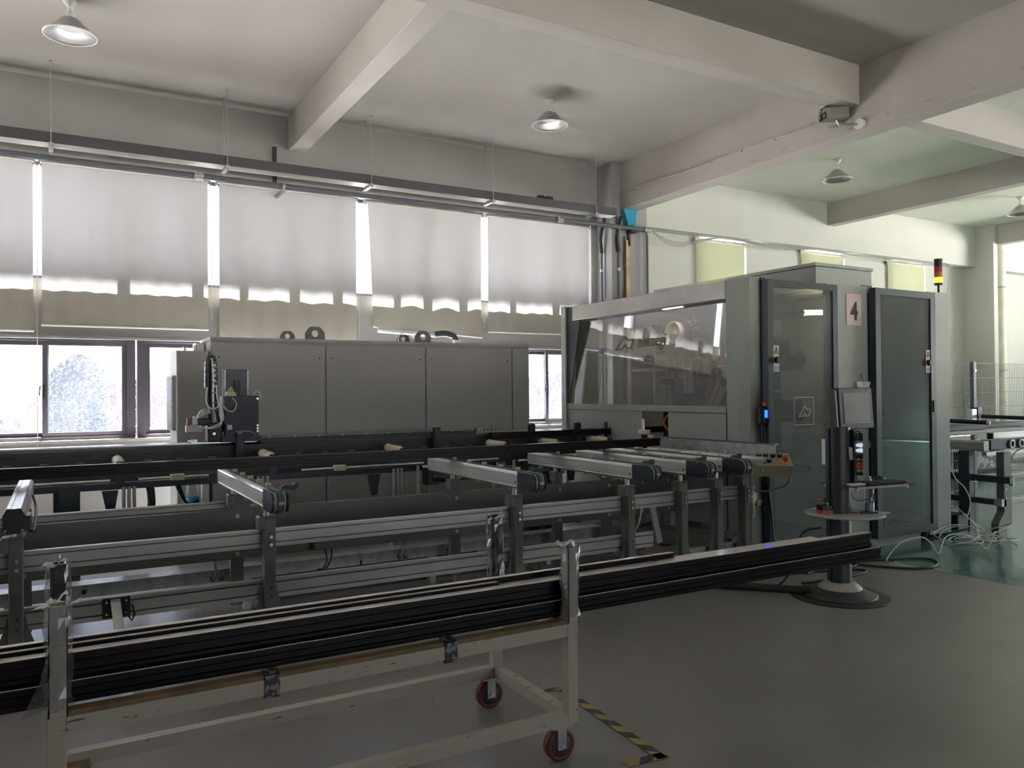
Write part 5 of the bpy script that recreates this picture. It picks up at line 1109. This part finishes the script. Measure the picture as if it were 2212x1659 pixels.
mb().tube(smooth_path([(5.16, 3.92, 1.235), (5.21, 3.86, 1.225), (5.215, 3.83, 1.19), (5.19, 3.81, 1.175)]), .005, 6).build('short_cable', black, mon)
# keyboard tray
RT = Matrix.Rotation(math.radians(-8), 3, 'Z'); tc_ = Vector((5.32, 3.87, .83))
def tb(x0, y0, z0, x1, y1, z1, bv=0):
    q = mb(); (q.bev(x0, y0, z0, x1, y1, z1, bv) if bv else q.box(x0, y0, z0, x1, y1, z1)); q.v = [tuple(RT @ Vector(p)+tc_) for p in q.v]; return q
tb(-.29, -.19, -.006, .29, .19, 0).build('keyboard_tray', black, st)
tb(-.29, -.197, -.014, .20, -.19, .002).build('tray_edge', mat('pale_edge', (.42, .42, .38), .5), st)
for p_ in ((-.27, -.17), (.22, -.17), (-.27, .15)): q = mb().cyl((p_[0], p_[1], -.03), (p_[0], p_[1], -.006), .008, 8); q.v = [tuple(RT @ Vector(p)+tc_) for p in q.v]; q.build('tray_stud', steel, st)
k_ = thing('keyboard', 'flat black keyboard on the operator tray', 'keyboard', tuple(tc_))
tb(-.13, -.15, .0, .24, -.01, .018, .004).build('keyboard_body', black, k_)
for r in range(5):
    for c_ in range(14): tb(-.122+c_*.0255, -.142+r*.025, .018, -.100+c_*.0255, -.121+r*.025, .023).build('key', mat('key_black', (.03, .03, .03), .5), k_)
m_ = thing('mouse', 'black computer mouse at the right end of the tray', 'mouse', tuple(tc_))
q = mb().lathe((0, 0, 0), [(.032, 0), (.033, .012), (.028, .026), (.015, .035), (0, .037)], 20); q.v = [tuple(RT @ (Vector((p[0]*1.7+.21, p[1]+.08, p[2])))+tc_) for p in q.v]; q.build('mouse_shell', black, m_)
tag(tb(-.27, -.12, .0, -.13, -.03, .016, .004).build('folded_cloth', white), 'small folded white cloth left of the keyboard', 'cloth')
tag(tb(-.02, .03, .0, .12, .14, .012, .003).build('notebook', mat('grey_cover', (.16, .17, .16), .6)), 'thin dark notebook behind the keyboard', 'notebook')
# lower round shelf
mb().lathe((5.11, 3.91, .60), [(0, 0), (.275, 0), (.285, .006), (.285, .014), (.275, .020), (0, .020)], 48).build('round_shelf', mat('pale_shelf', (.42, .42, .38), .45), st)
bt = thing('water_bottle', 'clear plastic bottle, half full of water, on the round shelf', 'bottle', (5.29, 3.83, .62))
mb().lathe((5.29, 3.83, .62), [(0, 0), (.034, 0), (.036, .006), (.035, .09), (.030, .11), (.031, .13), (.034, .17), (.032, .20), (.016, .235), (.014, .25)], 28).build('bottle_body', bottleg, bt)
mb().lathe((5.29, 3.83, .624), [(0, 0), (.032, 0), (.033, .06), (0, .06)], 28).build('water', mat('water_blue', (.35, .5, .62), .1), bt)
mb().cyl((5.29, 3.83, .87), (5.29, 3.83, .885), .016, 16).build('cap', white, bt)
mb().lathe((5.29, 3.83, .70), [(.0355, 0), (.0355, .04)], 28).build('blue_label', mat('blue_label', (.05, .08, .45), .5), bt) if False else mb().box(5.315, 3.80, .70, 5.322, 3.83, .75).build('blue_label', mat('blue_label', (.05, .08, .45), .5), bt)
bx = thing('tool_case', 'open black and orange tool case on the round shelf', 'tool case', (4.98, 3.97, .62))
mb().cbox((4.98, 3.95, .632), (.15, .09, .022), rz=-.35).build('orange_base', mat('orange_red_plastic', (.5, .09, .04), .5), bx)
mb().cbox((4.985, 3.955, .660), (.14, .085, .034), rz=-.35).build('black_tray', black, bx)
mb().cbox((5.02, 3.985, .690), (.13, .07, .012), rz=-.35, ry=.45).build('lid', mat('orange_red_plastic', (.5, .09, .04), .5), bx)
mb().cbox((5.022, 3.985, .700), (.12, .06, .010), rz=-.35, ry=.45).build('lid_inner', black, bx)
for k in range(3): mb().cyl((4.96+k*.02, 3.94, .677), (4.96+k*.02, 3.94, .70), .007, 10).build('tool_bit', steel, bx)
pn = thing('pen', 'dark pen lying on the round shelf in front of the bottle', 'pen', (5.2, 3.76, .62)); mb().cyl((5.13, 3.79, .627), (5.25, 3.73, .627), .006, 8).build('barrel', black, pn); mb().cyl((5.11, 3.80, .627), (5.13, 3.79, .627), .006, 8, .002).build('tip', orange, pn)
tag(mb().cbox((5.29, 3.74, .624), (.13, .06, .006), rz=-.5).build('paper_slip', white), 'white paper slip at the right side of the round shelf', 'paper')
tag(mb().tube(smooth_path([(5.20, 3.93, .80), (5.2, 3.90, .72), (5.26, 3.87, .70), (5.31, 3.80, .74), (5.33, 3.78, .82)]), .003, 6).build('mouse_cable', black), 'thin black cable looping below the keyboard tray', 'cable')
# cables around the stand
tag(mb().tube(smooth_path([(4.86, 4.02, .045), (4.75, 4.15, .04), (4.62, 4.32, .035), (4.45, 4.55, .03), (4.3, 4.85, .03)]), .03, 10).build('floor_conduit', black), 'fat black cable conduit running from the stand base under the profiles', 'conduit')
tag(mb().tube(smooth_path([(4.98, 4.02, .5), (4.88, 4.1, .46), (4.84, 4.14, .3), (4.80, 4.2, .1), (4.75, 4.3, .012)]), .007, 8).build('black_cable', black), 'black cable arching out of the pole below the round shelf', 'cable')
for i, (pts, l) in enumerate(([[(4.9, 4.6, .01), (5.4, 4.55, .01), (5.85, 4.40, .01), (5.86, 4.28, .01), (5.5, 4.25, .01), (5.1, 4.30, .01)], 'black cable loop on the floor just right of the pole'], [[(5.4, 4.5, .01), (6.0, 4.62, .01), (6.05, 4.5, .01), (5.6, 4.42, .01)], 'thin black cable loop farther behind the pole'], [[(5.95, 4.62, .01), (6.4, 4.50, .01), (6.75, 4.36, .01), (6.72, 4.2, .01), (6.5, 4.10, .01), (6.3, 4.16, .01), (6.12, 4.38, .01), (5.98, 4.6, .01)], 'black cable loop on the concrete just short of the green floor'])):
    tag(mb().tube(smooth_path(pts, 8), .009, 8).build('floor_cable', black), l, 'cable')
# ================================================================== OUTFEED BENCH, FENCE AND TABLE BEYOND THE CABIN
ob = thing('outfeed_bench', 'second bench beyond the cabin, dark leg and rails over the green floor', 'bench frame', (9, 5, 0))
mb().box(8.66, 5.03, 0, 8.75, 5.15, .85).build('dark_leg', pdark, ob)
mb().prism([(8.73, .40), (8.87, .40), (8.87, .85), (8.73, .85)], 'y', 4.70, 4.78).build('bent_leg', pgreen2, ob); mb().prism([(8.73, .40), (8.73, .22), (8.62, .10), (8.62, .0), (8.78, .0), (8.78, .08), (8.87, .08), (8.87, .40)], 'y', 4.70, 4.78).build('bent_foot', pgreen2, ob)
for z in (.36, .46, .62): mb().cyl((8.76, 4.70, z), (8.76, 4.694, z), .008, 10).build('bolt', alub, ob)
mb().box(8.69, 4.62, .525, 8.75, 5.9, .595).build('side_rail', pdark, ob); mb().box(8.69, 4.74, .285, 8.75, 5.9, .345).build('side_rail', pdark, ob); mb().box(8.68, 4.70, .275, 8.77, 4.78, .355).build('rail_end', alud, ob)
mb().box(8.745, 4.62, .50, 8.78, 4.66, .60).build('small_bracket', alud, ob)
mb().prism(rail_poly(5.25, 5.31, .46, .53), 'x', 8.9, 14).build('long_rail', alud, ob); mb().prism(rail_poly(4.86, 4.91, .27, .335), 'x', 8.8, 14).build('long_rail', alud, ob)
mb().prism(arm_poly(8.66, 8.76, .858, .965), 'y', 4.87, 6.4).build('side_arm', alud, ob)
mb().bev(8.78, 4.86, .865, 9.9, 4.98, .972, .005).build('drive_box', navy, ob)
for x in (9.17, 9.36, 9.65): mb().ring((x, 4.86, .915), 'y', .030, .052, -.02, 0, 24).build('pulley_ring', alud, ob)
mb().prism(rail_poly(5.16, 5.24, .935, 1.02, .012), 'x', 9.38, 14).build('upper_rail', alu, ob); mb().box(9.375, 5.17, .945, 9.38, 5.23, 1.01).build('rail_end_cap', black, ob)
mb().box(8.8, 4.92, .80, 11, 4.97, .835).build('under_rail', alu, ob); mb().tube(smooth_path([(9.5, 4.9, .86), (9.2, 4.85, .80), (9.02, 4.8, .65), (8.95, 4.78, .55)]), .008, 6).build('curved_lead', mat('grey_cable', (.25, .27, .27), .6), ob)
for a, b_ in (((8.9, 5.6), (9.9, 5.55)), ((9.4, 5.8), (11.2, 5.65))): mb().box(a[0], a[1]-.06, 1.035, b_[0], a[1]+.06, 1.09).build('lying_profile', navy, ob)
mb().box(8.7, 5.45, .98, 12, 5.95, 1.03).build('table_bed', mat('pale_bed', (.35, .35, .34), .4, metal=.3), ob)
for k, (x, y) in enumerate(((9.35, 6.2), (10.9, 6.2), (12.7, 6.2))):
    mb().box(x, y, 1.0, x+.10, y+.10, 1.27).build('stop_post', navy, ob); mb().box(x-.12, y+.01, 1.0, x-.01, y+.09, 1.25).build('stop_plate', alu, ob)
    mb().cyl((x+.05, y-.02, 1.15), (x+.15, y-.9, 1.13), .026, 12).build('black_roller', black, ob); mb().cyl((x+.15, y-.9, 1.13), (x+.155, y-.93, 1.129), .028, 12).build('white_cap', white, ob)
for x in (11.5, 13.5): mb().box(x, 4.9, 0, x+.09, 4.98, .86).build('rear_leg', pgreen2, ob)
tag(mb().bev(8.42, 5.02, 0, 8.62, 5.35, .17, .01).build('black_case', black), 'squat black case on the floor behind the cabin end column', 'case')
# wire fence
fn = thing('wire_fence', 'tall grey wire mesh fence with a slate post beyond the cabin', 'fence', (12, 7, 0))
for x in (8.6, 12.2, 16.0): mb().box(x, 7.0, 0, x+.07, 7.06, 1.94).build('post', mat('slate_post', (.10, .12, .16), .5), fn)
for z in (1.04, 1.92): mb().cyl((12.235, 6.99, z*.94), (12.235, 6.985, z*.94), .02, 10).build('clamp_bolt', steel, fn)
wr = mat('fence_wire', (.16, .17, .18), .5)
for x0, x1 in ((8.67, 12.2), (12.27, 16.0)):
    for k in range(9): mb().box(x0, 7.028, .12+k*.2245, x1, 7.034, .126+k*.2245).build('horizontal_wire', wr, fn)
    b = mb(); n = int((x1-x0)/.05)
    for k in range(n): xx = x0+.02+k*.05; b.box(xx, 7.024, .12, xx+.0035, 7.0275, 1.92)
    tag(b.build('vertical_wires', wr, fn), None, None, kind='stuff')
gm = thing('guard_mesh', 'low black guard mesh behind the dark bench leg', 'guard', (9, 5.8, 0))
b = mb()
for k in range(34): b.box(8.2+k*.04, 5.6, .10, 8.206+k*.04, 5.606, .85)
tag(b.build('vertical_wires', black, gm), None, None, kind='stuff')
for z in (.12, .30, .48, .66, .84): mb().box(8.2, 5.595, z, 9.55, 5.601, z+.008).build('horizontal_wire', black, gm)
wt = thing('white_work_table', 'long pale work table standing on the green floor beyond the wire fence', 'table', (12.5, 8, 0))
mb().box(9.3, 7.6, .62, 17, 8.6, .68).build('table_top', mat('pale_table', (.55, .57, .52), .35), wt)
mb().box(9.3, 7.58, .50, 17, 7.62, .62).build('apron', mat('pale_table', (.55, .57, .52), .35), wt)
for x in (9.5, 12.2, 15.5): mb().box(x, 7.65, 0, x+.08, 7.73, .62).build('leg', mat('pale_table', (.55, .57, .52), .35), wt)
mb().box(9.3, 7.9, .12, 17, 8.4, .16).build('low_shelf', alud, wt)
tag(mb().box(10.9, 7.75, .162, 12.9, 8.2, .48).build('teal_box', mat('teal_box', (.08, .25, .26), .4)), 'long teal box on the low shelf of the pale table', 'box')
tag(mb().bev(13.3, 7.7, .162, 14.2, 8.1, .46, .01).build('speckled_bale', speck('speckled_bale_wrap', (.5, .48, .45), (.12, .1, .1), 9, .5, .5)), 'speckled wrapped bale on the low shelf of the pale table', 'bale')
mb().box(9.3, 8.0, .68, 9.9, 8.5, .95).build('stored_board', mat('brown_board', (.35, .25, .16), .6), wt)
# white cable coils
rnd = random.Random(21)
tag(mb().tube(smooth_path([(6.33, 4.33, .03), (6.40, 4.47, .012), (6.60, 4.46, .15), (6.86, 4.44, .175), (7.0, 4.43, .11), (7.07, 4.40, .01), (7.18, 4.40, .15), (7.40, 4.38, .16), (7.60, 4.34, .07), (7.68, 4.30, .01), (7.80, 4.30, .14), (8.0, 4.40, .12)], 8), .006, 6).build('white_cable', cablew), 'white cable humping across the green floor towards the black loop', 'cable')
for i in range(8):
    cx, cy = 7.95+rnd.uniform(-.2, .3), 4.62+rnd.uniform(-.16, .14); r = rnd.uniform(.16, .30); til = rnd.uniform(.0, .75) if i < 5 else 0.03
    pts = []
    for k in range(22):
        a = 2*math.pi*k/20+i; rr = r*(1+.15*math.sin(2*a+i)); px_, py_ = rr*math.cos(a), rr*math.sin(a)*.7
        ph = i*1.3; lift = (px_*math.cos(ph)+py_*math.sin(ph)+rr)*til*.6
        pts.append((cx+px_, cy+py_, .008+max(0, lift)))
    tag(mb().tube(smooth_path(pts, 3), .0055, 6).build('white_cable_coil', cablew), 'loose white cable coil heaped on the green floor by the cabin end', 'cable', 'white cable coils by the cabin end')
for k in range(3): tag(mb().tube(smooth_path([(8.15, 5.1+k*.02, .30-k*.02), (8.30, 4.98, .27), (8.35, 4.85, .15), (8.28+k*.06, 4.7, .05), (8.2+k*.08, 4.55, .01)], 6), .006, 6).build('white_cable_run', cablew), 'white cable draped from the cabin rear down to the coil heap', 'cable', 'white cables draped behind the cabin end')
tag(mb().tube(smooth_path([(8.55, 5.2, .84), (8.5, 5.15, .7), (8.52, 5.1, .55), (8.60, 5.05, .45), (8.62, 5.0, .30), (8.55, 5.0, .12)], 6), .007, 6).build('hanging_white_cable', cablew), 'white cable hanging down beside the dark bench leg', 'cable')
for o in bpy.data.objects:
    if '_root' in o.keys(): del o['_root']
